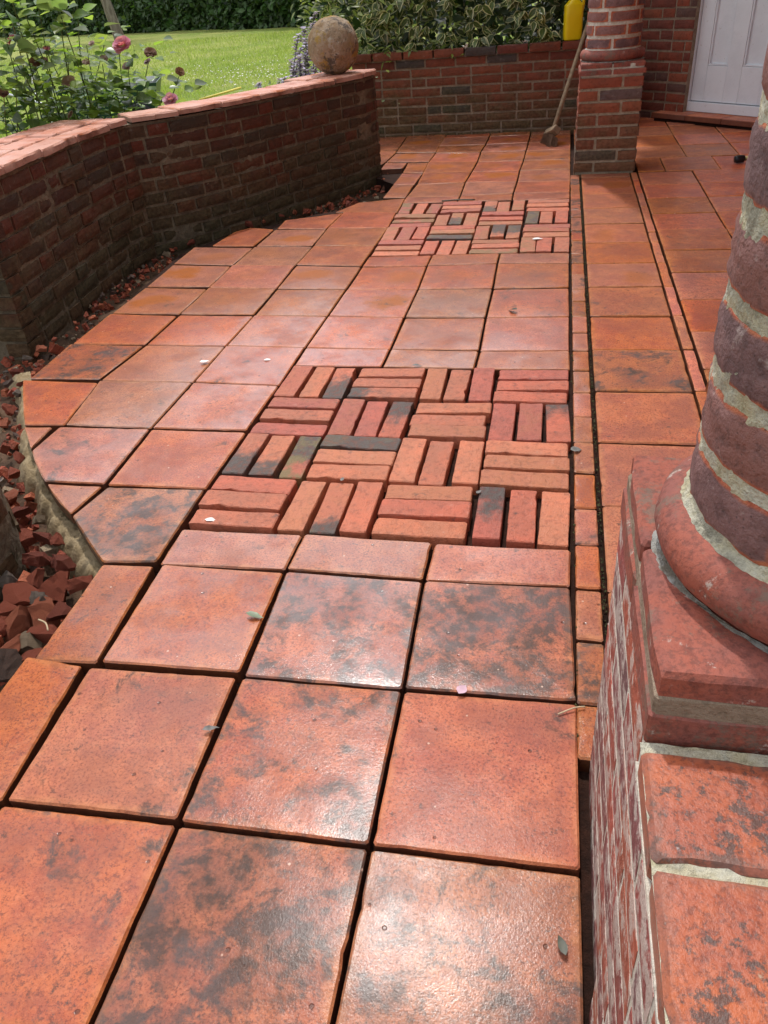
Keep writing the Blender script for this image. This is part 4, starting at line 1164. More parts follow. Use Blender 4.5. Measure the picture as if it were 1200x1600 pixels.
def tool():
    a = at(1148, 249, .02); b = at(1230, 242, .02)
    t = thing('garden_tool', 'small tool with black end and brass shaft lying on the porch floor', 'tool', (a.x, a.y, 0)); d = (b - a).normalized(); L = t.location
    vs, fs = tube_geo([a - L, a + d * .012 - L, a + d * .05 - L, a + d * .056 - L], [.017, .021, .021, .014], 12); link('head', mesh('head', vs, fs, True), M['black'], t)
    vs, fs = tube_geo([a + d * .056 - L, a + d * .1 - L, a + d * .3 - L], [.012, .014, .012], 10); link('shaft', mesh('shaft', vs, fs, True), M['brass'], t)
tool()

# ------------------------------------------------------------------ rubble in the trench
def chunk(seed, n=4):
    """lump broken off a brick: a block split by a few planes, then roughened"""
    rg = random.Random(seed); bm = bmesh.new(); bmesh.ops.create_cube(bm, size=2.0)
    sx, sy, sz = rg.uniform(.9, 1.3), rg.uniform(.6, .9), rg.uniform(.45, .7)
    for v in bm.verts: v.co = Vector((v.co.x * sx, v.co.y * sy, v.co.z * sz))
    for i in range(n):
        d = Vector((rg.gauss(0, 1), rg.gauss(0, 1), rg.gauss(0, .7))).normalized()
        r = bmesh.ops.bisect_plane(bm, geom=bm.verts[:] + bm.edges[:] + bm.faces[:], plane_co=d * rg.uniform(.42, .75), plane_no=d, clear_outer=True)
        ed = [g for g in r['geom_cut'] if isinstance(g, bmesh.types.BMEdge)]
        if len(ed) > 2: bmesh.ops.contextual_create(bm, geom=ed)
    bmesh.ops.triangulate(bm, faces=bm.faces[:])
    for it in range(2): bmesh.ops.subdivide_edges(bm, edges=[e for e in bm.edges if e.calc_length() > .45], cuts=1, use_grid_fill=True); bmesh.ops.triangulate(bm, faces=bm.faces[:])
    for v in bm.verts: v.co += Vector((noise.noise(v.co * 2.2 + Vector((seed, 0, 0))), noise.noise(v.co * 2.2 + Vector((0, seed, 0))), noise.noise(v.co * 2.2 + Vector((0, 0, seed))))) * .14
    me = bpy.data.meshes.new('rubble'); bm.to_mesh(me); bm.free(); me.materials.append(M['rubble']); return me


CH_ = [chunk(300 + i, 3 + i % 4) for i in range(18)]
RR = random.Random(55)
# trench polyline (in the photograph): big lumps at the near left, smaller towards the far end
big = [(30, 975, .055), (62, 955, .05), (85, 915, .042), (118, 912, .04), (105, 880, .04), (66, 872, .045), (55, 905, .036), (22, 1010, .06), (75, 990, .045), (10, 955, .045), (38, 840, .036), (70, 840, .032), (62, 812, .028), (30, 800, .035), (20, 775, .03), (45, 790, .026),
       (88, 845, .028), (15, 1040, .055), (45, 1000, .042), (35, 930, .045), (95, 955, .036), (60, 935, .04), (8, 905, .04), (20, 740, .028), (8, 700, .03), (22, 670, .024), (12, 640, .026), (28, 615, .022), (10, 600, .024), (25, 580, .024), (45, 560, .024),
       (35, 600, .018), (18, 560, .02), (65, 545, .022), (85, 530, .02), (60, 570, .018), (5, 660, .022), (15, 820, .03), (5, 980, .05), (48, 1025, .035), (28, 715, .022), (118, 505, .018), (150, 480, .02), (135, 492, .022), (160, 462, .024), (185, 448, .02), (205, 433, .024), (222, 425, .022), (240, 408, .022), (262, 398, .026),
       (275, 388, .018), (300, 378, .024), (335, 358, .02), (390, 350, .028), (412, 346, .02), (440, 337, .026), (462, 332, .022), (480, 330, .02), (500, 327, .024), (520, 322, .026), (545, 318, .024), (560, 312, .018), (575, 300, .022), (590, 292, .022), (600, 280, .02), (585, 305, .02), (606, 272, .018), (615, 268, .02), (570, 318, .018), (598, 300, .018)]
for i, (u, v, s) in enumerate(big):
    s *= .74; zt = -.05 - s * .35 if v > 560 else -.03 - s * .3
    p = at(u, v, zt)
    o = link('broken_brick', RR.choice(CH_)); o.location = p; o.scale = (s * RR.uniform(.8, 1.35), s * RR.uniform(.7, 1.1), s * RR.uniform(.6, 1.1))
    o.rotation_euler = (RR.uniform(-.7, .7), RR.uniform(-.7, .7), RR.uniform(0, 6.28))
    if v > 760: l, g = 'broken brick lump in the heap at the left edge', 'broken bricks in the near heap'
    elif v > 440: l, g = 'small broken brick in the trench beside the straight wall', 'broken bricks along the straight wall'
    else: l, g = 'small broken brick in the trench below the curved wall', 'broken bricks along the curved wall'
    tag(o, l, 'brick', g)


def fine_rubble():
    vs, fs, rn = [], [], []; rg = random.Random(8)
    line = [at(u, v, -.1) for u, v in [(610, 262), (590, 290), (540, 322), (450, 340), (380, 356), (300, 385), (220, 430), (150, 485), (90, 530), (40, 575), (10, 620), (20, 700), (30, 800), (50, 900), (30, 1000), (10, 1080)]]
    seg = []
    for a, b in zip(line[:-1], line[1:]): seg.append((b - a).length)
    for i in range(2600):
        k = rg.choices(range(len(seg)), seg)[0]; p = line[k].lerp(line[k + 1], rg.random())
        wdt = .05 if k < 7 else .10
        p = p + Vector((rg.gauss(0, wdt), rg.gauss(0, wdt), 0)); s = (.004 + .016 * rg.random() ** 2) * (1 if k < 8 else 1.4)
        p.z = -.14 + rg.random() ** 2 * .07
        n0 = len(vs); A = Matrix.Rotation(rg.uniform(0, 6.28), 3, Vector((rg.gauss(0, 1), rg.gauss(0, 1), rg.gauss(0, 1))).normalized())
        sx, sy, sz = rg.uniform(.6, 1.3), rg.uniform(.6, 1), rg.uniform(.4, .9); col = rg.random()
        for q in ((1, 1, 1), (-1, 1, 1), (-1, -1, 1), (1, -1, 1), (1, 1, -1), (-1, 1, -1), (-1, -1, -1), (1, -1, -1)):
            v = A @ Vector((q[0] * sx * rg.uniform(.55, 1), q[1] * sy * rg.uniform(.55, 1), q[2] * sz * rg.uniform(.55, 1))) * s
            vs.append(p + v); rn.append(col)
        fs += [tuple(n0 + k2 for k2 in f) for f in ((0, 1, 2, 3), (7, 6, 5, 4), (0, 4, 5, 1), (1, 5, 6, 2), (2, 6, 7, 3), (3, 7, 4, 0))]
    tag(link('gravel', mesh('gravel', vs, fs, False, {'rnd': rn}), M['rubble']), 'crumbs of broken brick and mortar in the trench', kind='stuff')
fine_rubble()


def trench_mound():
    """uneven earth that carries the rubble heap"""
    vs, fs = [], []; x0, x1, y0, y1, n = -2.3, -.95, -.4, 4.9, 0.03
    nx, ny = int((x1 - x0) / n), int((y1 - y0) / n)
    for jy in range(ny + 1):
        for ix in range(nx + 1):
            x, y = x0 + n * ix, y0 + n * jy
            vs.append((x, y, -.112 + .022 * noise.noise(Vector((x * 7, y * 7, 0))) + .014 * noise.noise(Vector((x * 24, y * 24, 4)))))
    for jy in range(ny):
        for ix in range(nx):
            a = jy * (nx + 1) + ix; fs.append((a, a + 1, a + nx + 2, a + nx + 1))
    tag(link('trench_earth', mesh('trench_earth', vs, fs, True), M['soil']), kind='structure')
trench_mound()


# ------------------------------------------------------------------ leaves and plants
def leaf_geo(L, W, curl=.15, fold=.25, n=5):
    """pointed oval leaf along +x, folded along the midrib; uv x runs -1..1 across"""
    vs, uv, fs = [], [], []
    for i in range(n + 1):
        t = i / n; wd = W * .5 * math.sin(math.pi * min(1, t ** .8 * 1.0)) * (1 - .25 * t) * 1.25 + .0001
        z = -curl * L * t * t
        for s in (-1, 0, 1):
            vs.append(Vector((L * t, s * wd, z + abs(s) * wd * fold))); uv.append((s, t))
    for i in range(n):
        for k in (0, 1):
            a = i * 3 + k; fs.append((a, a + 3, a + 4, a + 1))
    return vs, fs, uv


def leaf_mesh(name, mat, L, W, **kw):
    vs, fs, uv = leaf_geo(L, W, **kw); me = mesh(name, vs, fs, True, None, uv); me.materials.append(M[mat]); return me


def aim(o, p, d, up=Vector((0, 0, 1)), s=1.0, roll=0.0):
    d = d.normalized(); y = up.cross(d)
    if y.length < .01: y = Vector((0, 1, 0))
    y.normalize(); z = d.cross(y)
    m = Matrix(((d.x, y.x, z.x), (d.y, y.y, z.y), (d.z, y.z, z.z))) @ Matrix.Rotation(roll, 3, 'X')
    o.matrix_local = Matrix.Translation(p) @ m.to_4x4() @ Matrix.Scale(s, 4)


def scatter_leaves(name, mat, parent, items, L, W, kind='stuff', **kw):
    """many leaves joined in one mesh; items are (p, d, up, scale)"""
    bvs, bfs, buv = leaf_geo(L, W, **kw); vs, fs, uv, rn = [], [], [], []; rg = random.Random(len(items))
    for p, d, up, s in items:
        d = d.normalized(); y = up.cross(d)
        if y.length < .01: y = Vector((0, 1, 0))
        y.normalize(); z = d.cross(y); b = len(vs); c = rg.random()
        for v in bvs: vs.append(p + (d * v.x + y * v.y + z * v.z) * s); rn.append(c)
        uv += buv; fs += [tuple(b + k for k in f) for f in bfs]
    o = link(name, mesh(name, vs, fs, True, {'rnd': rn}, uv), M[mat], parent)
    if kind: o['kind'] = kind
    return o


def rose_flower(parent, p, r, mat, rng, open_=1.0, axis=Vector((0, 0, 1))):
    vs, fs = [], []; uvs = []
    axis = axis.normalized(); a0 = axis.cross(Vector((1, .3, 0))).normalized(); b0 = axis.cross(a0)
    for ring, (cnt, rad, tilt, sz) in enumerate(((5, .08, 1.45, .55), (7, .25, 1.3, .7), (9, .45, 1.0, .8), (11, .65, .65, .85), (12, .8, .25, .9), (10, .85, -.15, .85))):
        for i in range(cnt):
            an = 2 * math.pi * (i + rng.random() * .5) / cnt + ring
            out = a0 * math.cos(an) + b0 * math.sin(an); tg = axis.cross(out)
            tl = tilt * open_ + rng.gauss(0, .12)
            d = out * math.cos(tl) + axis * math.sin(tl); nn = d.cross(tg)
            q = p + out * r * rad * .45 + axis * r * .1; k = len(vs); s = r * sz * rng.uniform(.8, 1.1)
            for (x, y, z) in ((0, -.22, 0), (0, .22, 0), (.5, -.5, .06), (.5, .5, .06), (.95, -.32, -.05), (.95, .32, -.05), (.5, 0, -.1), (1.02, 0, -.12)):
                vs.append(q + (d * x * .75 + tg * y + nn * z) * s); uvs.append((y, x))
            fs += [(k, k + 1, k + 6), (k, k + 6, k + 2), (k + 1, k + 3, k + 6), (k + 2, k + 6, k + 7, k + 4), (k + 6, k + 3, k + 5, k + 7)]
    return link('flower', mesh('flower', vs, fs, True, None, uvs), M[mat], parent)


def along(p, u, v, dist):
    """point on the sight line of a photograph position at the given distance"""
    d = RIGHT * ((u - 600) / FPX) - UP * ((v - 800) / FPX) + FWD
    return CAM + d * (dist / d.length)


def rose_bush():
    rb = thing('rose_bush', 'pink rose bush behind the garden wall at upper left', 'bush', (-3.2, 4.1, LAWN_Z)); L = rb.location; rg = random.Random(15)
    LM = [leaf_mesh('leaf', 'roseleaf', .098, .064, curl=c, fold=f) for c, f in ((.1, .2), (.25, .3), (.0, .12), (.4, .35))]
    LL = [leaf_mesh('leaf', 'lime', .088, .056, curl=c, fold=f) for c, f in ((.1, .2), (.3, .25))]
    targets = [(15, 20, 4.0), (60, 10, 4.1), (95, 25, 4.1), (20, 90, 4.0), (40, 60, 4.15), (5, 140, 3.9), (70, 75, 4.3), (105, 75, 4.35), (135, 70, 4.5), (165, 60, 4.6), (185, 72, 4.6), (130, 110, 4.5), (160, 100, 4.6), (200, 105, 4.6), (235, 80, 4.7), (215, 140, 4.6), (280, 118, 4.7), (255, 150, 4.65),
               (150, 150, 4.5), (180, 140, 4.6), (45, 160, 4.1), (15, 185, 4.0), (100, 120, 4.3), (5, 45, 3.9), (30, 0, 4.0), (120, 10, 4.2), (85, -20, 4.1), (10, -30, 3.9), (55, 110, 4.2), (-30, 60, 3.9), (-40, 120, 3.9), (110, 155, 4.4), (140, 165, 4.5), (195, 165, 4.6), (70, 130, 4.2), (25, 125, 4.0)]
    n = 0; filler, filler2 = [], []
    for (u, v, dist) in targets:
        tip = along(None, u, v, dist + .45)
        base = Vector((tip.x * .55 + -3.45 * .45 + rg.gauss(0, .1), tip.y * .55 + 4.6 * .45 + rg.gauss(0, .1), LAWN_Z))
        mid = base.lerp(tip, .55) + Vector((rg.gauss(0, .06), rg.gauss(0, .06), .05))
        P = catmull([base - L, mid - L, tip - L], 6)
        vs, fs = tube_geo(P, [.0045 - .0025 * i / (len(P) - 1) for i in range(len(P))], 6)
        link('stem', mesh('stem', vs, fs, True), M['stem'] if rg.random() < .75 else M['stem_dry'], rb)
        for i in range(4, len(P)):
            for q in range(4):
                t_ = rg.random(); pp = P[i].lerp(P[i - 1], t_); an = rg.uniform(0, 6.28); d = Vector((math.cos(an), math.sin(an), rg.uniform(-.3, .5)))
                (filler if rg.random() < .6 else filler2).append((pp + d.normalized() * rg.uniform(.02, .15) + Vector((0, 0, rg.gauss(0, .03))), d, Vector((rg.gauss(0, .4), rg.gauss(0, .4), 1)), rg.uniform(.5, 1.05)))
            for q in range(rg.choice((1, 1, 1, 2))):
                if n >= 290: break
                an = rg.uniform(0, 6.28); d = Vector((math.cos(an), math.sin(an), rg.uniform(-.25, .5)))
                pos = P[i] + d.normalized() * rg.uniform(.02, .09) + Vector((0, 0, rg.gauss(0, .02)))
                o = link('leaf', rg.choice(LM if rg.random() < .72 else LL), None, rb); n += 1
                aim(o, pos, d, Vector((rg.gauss(0, .35), rg.gauss(0, .35), 1)), rg.uniform(.65, 1.25), rg.gauss(0, .4))
    for (u, v, dist, r, mt) in [(191, 71, 4.5, .045, 'petal'), (267, 156, 4.5, .038, 'petal'), (107, 127, 4.25, .045, 'petal_old'), (143, 68, 4.5, .022, 'petal_old'), (72, 78, 4.25, .022, 'petal'), (18, 62, 3.95, .022, 'petal'), (55, 97, 4.2, .036, 'petal_brown'), (281, 112, 4.65, .034, 'petal_brown'),
                                (235, 82, 4.7, .045, 'petal_brown'), (230, 96, 4.65, .028, 'petal_old'), (198, 104, 4.6, .034, 'petal_old'), (162, 92, 4.55, .03, 'petal_old'), (68, 95, 4.2, .028, 'petal_brown'), (5, 145, 3.95, .03, 'petal_brown'), (134, 97, 4.45, .026, 'petal_old'), (110, 180, 4.25, .03, 'petal_old')]:
        p = along(None, u, v, dist + .42) - L
        rose_flower(rb, p, r * (1.1 if mt == 'petal' else .75), mt, rg, .9 if mt == 'petal' else .5, Vector((rg.gauss(.1, .4), -.5, .7)))
    scatter_leaves('foliage', 'roseleaf', rb, filler, .085, .056); scatter_leaves('young_foliage', 'lime', rb, filler2, .075, .048)
    # rough undergrowth at the foot, only glimpsed through the stems
    items = []
    for i in range(220):
        p = Vector((rg.gauss(-3.5, .4), rg.gauss(4.75, .3), LAWN_Z + rg.uniform(.05, .62))) - L
        items.append((p, Vector((rg.gauss(0, 1), rg.gauss(0, 1), rg.gauss(.2, .5))), Vector((rg.gauss(0, .4), rg.gauss(0, .4), 1)), rg.uniform(.5, 1.0)))
    scatter_leaves('undergrowth', 'roseleaf', rb, items, .07, .045)
rose_bush()


def catmint():
    c = thing('catmint', 'lilac catmint clump flowering left of the stone ball', 'plant', (-2.05, 5.1, LAWN_Z)); L = c.location; rg = random.Random(61)
    fl, lv = [], []
    tips = [(492, 18), (475, 45), (466, 55), (470, 75), (480, 90), (470, 100), (462, 112), (445, 120), (405, 130), (485, 70), (495, 100), (455, 95), (478, 60), (500, 60), (488, 35), (436, 125), (478, 118), (490, 110), (510, 30), (468, 88)]
    for u, v in tips:
        tip = along(None, u, v, 6.1 + rg.uniform(-.2, .3)); base = Vector((tip.x * .6 - 2.0 * .4 + rg.gauss(0, .08), tip.y * .6 + 5.1 * .4, LAWN_Z))
        P = catmull([base - L, base.lerp(tip, .6) + Vector((rg.gauss(0, .04), 0, .04)) - L, tip - L], 8)
        vs, fs = tube_geo(P, .0035, 5); link('stem', mesh('stem', vs, fs, True), M['stem'], c)
        for i in range(len(P)):
            t = i / (len(P) - 1)
            for q in range(10 if t > .62 else 3):
                an = rg.uniform(0, 6.28); d = Vector((math.cos(an), math.sin(an), rg.uniform(-.2, .7)))
                pp = P[i].lerp(P[max(i - 1, 0)], rg.random())
                (fl if t > .62 else lv).append((pp, d, Vector((0, 0, 1)), rg.uniform(.6, 1.2)))
    for i in range(350):
        p = Vector((rg.gauss(-1.95, .28), rg.gauss(5.15, .2), LAWN_Z + rg.uniform(.1, .82))) - L
        lv.append((p, Vector((rg.gauss(0, 1), rg.gauss(0, 1), rg.uniform(0, .8))), Vector((0, 0, 1)), rg.uniform(.7, 1.5)))
    scatter_leaves('flower_spikes', 'catmint', c, fl, .036, .03); scatter_leaves('leaves', 'catleaf', c, lv, .034, .02)
catmint()


def shrub():
    s = thing('variegated_shrub', 'cream-edged variegated shrub spilling over the low back wall', 'shrub', (-.6, 6.7, .1)); L = s.location; rg = random.Random(33)
    VL = [leaf_mesh('leaf', 'varleaf', .105, .048, curl=c, fold=f) for c, f in ((.15, .2), (.35, .3), (.05, .15), (.5, .25))]
    # earth behind the retaining wall
    vs, fs = box_geo(-1.62, .1, 6.085, 7.6, -.35, .47); o = link('soil', mesh('soil', vs, fs), M['soil'], s); o.location = -L
    def surf(x, z):      # front surface of the mass, rounded
        y = 5.98 + .55 * max(0, (z - .75)) ** 1.0 * .35 + .12 * noise.noise(Vector((x * 2.1, z * 2.1, 1.3))) + (.55 * max(0, -1.35 - x))
        return y
    part, dark, bright = 0, [], []
    bm_stems = []
    for i in range(26):
        x = rg.uniform(-1.7, -.1); z = rg.uniform(.75, 1.5); y = surf(x, z) + .15
        P = catmull([Vector((x * .8 - .1, 6.75, .45)) - L, Vector((x, y + .25, z * .75)) - L, Vector((x, y, z)) - L], 5)
        vs, fs = tube_geo(P, [.010, .009, .008, .008, .007, .006, .006, .005, .004, .004, .003], 6); link('branch', mesh('branch', vs, fs, True), M['stem_dry'], s)
    # whorls of hanging leaves
    for i in range(62):
        x = rg.uniform(-1.62, -.12); z = rg.uniform(.60, 1.02) if i < 50 else rg.uniform(1.0, 1.4); y = surf(x, z) - rg.uniform(0, .1)
        if z < .62: y = max(y, 5.90)
        c = Vector((x, y, z)) - L; k = rg.choice((4, 5, 5, 6))
        for q in range(k):
            if part >= 298: break
            an = rg.uniform(0, 6.28) if q else 4.7
            d = Vector((math.cos(an) * .8, math.sin(an) * .8 - .25, rg.uniform(-.95, -.05)))
            o = link('leaf', rg.choice(VL), None, s); part += 1
            aim(o, c, d, Vector((0, -.8, .6)) + Vector((rg.gauss(0, .3), rg.gauss(0, .2), rg.gauss(0, .3))), rg.uniform(.65, 1.1), rg.gauss(0, .3))
    more = []
    for i in range(2600):
        x = rg.uniform(-2.0, -.08); z = rg.uniform(.52, 1.9); y = surf(x, z) + rg.uniform(.02, .5) ** 1.2
        d = Vector((rg.gauss(0, .7), rg.gauss(-.3, .5), rg.uniform(-.9, .3)))
        it = (Vector((x, y, z)) - L, d, Vector((rg.gauss(0, .4), -.7, .6)), rg.uniform(.6, 1.1))
        (more if rg.random() < .62 else dark).append(it)
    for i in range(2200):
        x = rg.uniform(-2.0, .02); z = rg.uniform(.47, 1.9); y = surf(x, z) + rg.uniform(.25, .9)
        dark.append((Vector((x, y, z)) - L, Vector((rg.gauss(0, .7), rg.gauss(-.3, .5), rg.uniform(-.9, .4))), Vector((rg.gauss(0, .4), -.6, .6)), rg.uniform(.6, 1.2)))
    for i in range(1500):
        x = -2.15 + 1.35 * rg.random() ** 1.3; z = rg.uniform(.5, 1.6); y = surf(x, z) + rg.uniform(-.2, .25)
        bright.append((Vector((x, y, z)) - L, Vector((rg.gauss(0, .7), rg.gauss(-.3, .5), rg.uniform(-.7, .5))), Vector((rg.gauss(0, .4), -.5, .7)), rg.uniform(.5, .9)))
    scatter_leaves('inner_leaves', 'varleaf', s, more, .10, .045); scatter_leaves('dark_leaves', 'shrubleaf', s, dark, .10, .05); scatter_leaves('bright_leaves', 'brightleaf', s, bright, .085, .026)
shrub()


def side_shrub():
    s = thing('dark_shrub', 'dark green fine-leaved shrub behind the yellow container', 'shrub', (-.02, 6.5, .1)); L = s.location; rg = random.Random(71); it = []
    for i in range(1500):
        x = rg.uniform(-.24, .16); z = rg.uniform(.50, 1.7); y = 6.15 + .1 * noise.noise(Vector((x * 5, z * 5, 2))) + rg.uniform(0, .3)
        it.append((Vector((x, y, z)) - L, Vector((rg.gauss(0, .8), rg.gauss(-.3, .5), rg.uniform(-.8, .6))), Vector((rg.gauss(0, .4), -.6, .6)), rg.uniform(.5, 1.1)))
    scatter_leaves('leaves', 'shrubleaf', s, it, .06, .022)
    for i in range(6):
        x = rg.uniform(-.2, .1)
        vs, fs = tube_geo(catmull([Vector((-.02, 6.5, .1)) - L, Vector((x, 6.4, .7)) - L, Vector((x, 6.35, 1.5)) - L], 4), .008, 6); link('branch', mesh('branch', vs, fs, True), M['stem_dry'], s)
side_shrub()


def hedge():
    h = thing('hedge', 'tall clipped dark green hedge at the end of the lawn', 'hedge', (-16, 36, LAWN_Z)); L = h.location; rg = random.Random(81)
    A, B = Vector((-34, 47.5, 0)), Vector((-2, 26.5, 0)); t = (B - A).normalized(); nn = Vector((t.y, -t.x, 0)); ln = (B - A).length
    if nn.y > 0: nn = -nn
    # dark inner body
    vs, fs = [], []; nx, nz = 90, 14; Ht = 4.2
    for i in range(nx + 1):
        for k in range(nz + 1):
            z = Ht * k / nz; p = A + t * ln * i / nx + nn * (.15 - .3 * (k / nz) + .3 * noise.noise(Vector((i * .35, k * .45, 0)))); vs.append(Vector((p.x, p.y, LAWN_Z - .05 + z)) - L)
        p = A + t * ln * i / nx - nn * 1.6; vs.append(Vector((p.x, p.y, LAWN_Z + Ht)) - L); vs.append(Vector((p.x, p.y, LAWN_Z - .05)) - L)
    m = nz + 3
    for i in range(nx):
        for k in range(m - 1): a = i * m + k; fs.append((a, a + m, a + m + 1, a + 1))
    link('inner_mass', mesh('inner_mass', vs, fs, True), M['shrubleaf'], h)
    it = []
    for i in range(26000):
        s = rg.uniform(0, ln); z = rg.random() ** 1.1 * Ht; k = z / Ht
        p = A + t * s + nn * (.2 - .3 * k + .33 * noise.noise(Vector((s / ln * nx * .35, k * nz * .45, 0))) + rg.uniform(-.05, .22)); p.z = LAWN_Z + z
        it.append((p - L, Vector((rg.gauss(0, 1), rg.gauss(0, 1), rg.gauss(0, .8))), nn + Vector((rg.gauss(0, .4), rg.gauss(0, .4), .9)), rg.uniform(.6, 1.3)))
    scatter_leaves('leaves', 'hedge', h, it, .26, .15, n=2)
hedge()


def tree():
    b = at(186, 63, LAWN_Z); t = thing('tree', 'pale-barked tree standing in front of the dark hedge', 'tree', (b.x, b.y, LAWN_Z)); rg = random.Random(2)
    P = catmull([Vector((.1, 0, -.2)), Vector((0, 0, .3)), Vector((-.22, 0, 1.6)), Vector((-.5, .1, 3.4)), Vector((-.6, .2, 5.2))], 6)
    vs, fs = tube_geo(P, [.30 if i == 0 else .24 - .13 * i / (len(P) - 1) for i in range(len(P))], 14); link('trunk', mesh('trunk', vs, fs, True), M['bark'], t)
    for k in range(9):
        an = k * 2.4; a = P[-1 - k]; e = a + Vector((math.cos(an) * 1.6, math.sin(an) * 1.6, rg.uniform(.6, 1.6)))
        vs, fs = tube_geo(catmull([a, a.lerp(e, .5) + Vector((0, 0, .2)), e], 4), [.08 - .006 * i for i in range(9)], 7); link('limb', mesh('limb', vs, fs, True), M['bark'], t)
    it = []
    for i in range(3500):
        d = Vector((rg.gauss(0, 1), rg.gauss(0, 1), rg.gauss(0, .75))).normalized(); r = 2.3 * rg.random() ** .45 * (1 + .35 * noise.noise(d * 2.5)); p = Vector((-.5, .2, 5.6)) + d * r
        if noise.noise(p * 1.1) < -.12: continue
        it.append((p, Vector((rg.gauss(0, 1), rg.gauss(0, 1), rg.gauss(-.3, .6))), Vector((0, 0, 1)), rg.uniform(.7, 1.3)))
    scatter_leaves('crown', 'brightleaf', t, it, .22, .12, n=3)
tree()


def grass():
    vs, fs, rn = [], [], []; rg = random.Random(91)
    def blade(x, y, z, h, c):
        k = len(vs); an = rg.uniform(0, 6.28); dx, dy = math.cos(an) * .006, math.sin(an) * .006; lx, ly = rg.gauss(0, .4) * h, rg.gauss(0, .4) * h
        vs.extend([(x - dx, y - dy, z), (x + dx, y + dy, z), (x + lx, y + ly, z + h)]); rn.extend([c] * 3); fs.append((k, k + 1, k + 2))
    cnt = 0
    while cnt < 90000:
        u = rg.uniform(-40, 620); v = 45 + 190 * rg.random() ** 1.3
        p = at(u, v, LAWN_Z)
        if (p - CAM).length > 30 or p.y < 4.6: continue
        d = .10 * noise.noise(Vector((p.x * .13, p.y * .13, 0))) + .06 * noise.noise(Vector((p.x * .4, p.y * .4, 3)))
        s = (p - CAM).length / 12
        blade(p.x, p.y, LAWN_Z + d - .01, rg.uniform(.025, .05) * max(.8, s), rg.random()); cnt += 1
    tag(link('grass', mesh('grass', vs, fs, False, {'rnd': rn}, [(0, .5)] * len(vs)), M['grass']), 'short mown grass of the lawn', kind='stuff')
    # daisies and clover heads
    vs, fs = [], []
    for i in range(200):
        u = rg.gauss(370, 45); v = rg.gauss(118, 10)
        if rg.random() < .25: u = rg.uniform(250, 450); v = rg.uniform(85, 140)
        p = at(u, v, LAWN_Z); d = .10 * noise.noise(Vector((p.x * .13, p.y * .13, 0))) + .06 * noise.noise(Vector((p.x * .4, p.y * .4, 3)))
        r = rg.uniform(.008, .016); k = len(vs); z = LAWN_Z + d + .04
        vs += [(p.x + r * math.cos(a * 1.0472), p.y + r * math.sin(a * 1.0472), z + rg.uniform(-.006, .006)) for a in range(6)] + [(p.x, p.y, z + .008)]
        fs += [(k + a, k + (a + 1) % 6, k + 6) for a in range(6)]
    tag(link('daisies', mesh('daisies', vs, fs), M['white_petal']), 'small white daisies scattered in the lawn', kind='stuff')
grass()


def cart():
    p = at(215, 172, LAWN_Z); p = Vector((-5.0, 8.4, LAWN_Z))
    c = thing('garden_cart', 'dark green garden cart with pale lining behind the roses', 'cart', p)
    # flared tray: outer shell, pale lining, rim
    def tray(x, y, z0, z1, fl, th, name, mat):
        o = [(-x, -y), (x, -y), (x, y), (-x, y)]; vs = []
        for s, z in ((1, z0), (1 + fl, z1), (1 + fl - th / x, z1), (1 - th / x, z0 + th)):
            vs += [(a * s, b_ * s, z) for a, b_ in o]
        fs = [(3, 2, 1, 0), (12, 13, 14, 15)]
        for r in range(3):
            for i in range(4): fs.append((r * 4 + i, r * 4 + (i + 1) % 4, r * 4 + 4 + (i + 1) % 4, r * 4 + 4 + i))
        return link(name, mesh(name, vs, fs), M[mat], c)
    tray(.44, .30, .25, .56, .22, .012, 'tray', 'green_plastic'); tray(.415, .278, .27, .575, .20, .008, 'lining', 'grey_plastic')
    for y in (-.3, .3):
        vs, fs = tube_geo([(-.3, y, .30), (-.9, y * .8, .52), (-1.15, y * .55, .60)], .014, 8); link('handle', mesh('handle', vs, fs, True), M['steel'], c)
        vs, fs = tube_geo([(-1.15, y * .55, .60), (-1.32, y * .5, .65)], .02, 10); link('grip', mesh('grip', vs, fs, True), M['black'], c)
        vs, fs = tube_geo([(-.25, y * .8, .26), (-.3, y * .8, 0)], .014, 8); link('leg', mesh('leg', vs, fs, True), M['steel'], c)
        vs, fs = [], []
        ring = [(.2 * math.cos(a * .5236), 0, .2 * math.sin(a * .5236)) for a in range(12)]
        wv = []; wf = []
        for i in range(20):
            a = 2 * math.pi * i / 20
            for k in range(8):
                bb = 2 * math.pi * k / 8; rr = .16 + .035 * math.cos(bb); wv.append((rr * math.cos(a), .035 * math.sin(bb), rr * math.sin(a)))
        for i in range(20):
            for k in range(8): wf.append((i * 8 + k, ((i + 1) % 20) * 8 + k, ((i + 1) % 20) * 8 + (k + 1) % 8, i * 8 + (k + 1) % 8))
        wv0 = len(wv)
        for yy in (-.02, .02):
            wv += [(.14 * math.cos(2 * math.pi * i / 20), yy, .14 * math.sin(2 * math.pi * i / 20)) for i in range(20)]
        wf += [tuple(wv0 + i for i in range(20)), tuple(wv0 + 20 + i for i in range(20))[::-1]]
        o = link('wheel', mesh('wheel', wv, wf, True), M['black'], c); o.location = (.28, y * 1.05, .195)
    c.rotation_euler = (0, 0, .35)
cart()

ca = along(None, 312, 156, 9.0); cb = along(None, 376, 137, 10.2)
vs, fs = tube_geo([ca, ca.lerp(cb, .5), cb], .011, 8)
cane = link('garden_cane', mesh('garden_cane', [v - Vector((ca.x, ca.y, ca.z)) for v in vs], fs, True), M['cane']); cane.location = ca
tag(cane, 'thin yellow cane lying on the lawn beyond the garden wall', 'cane')


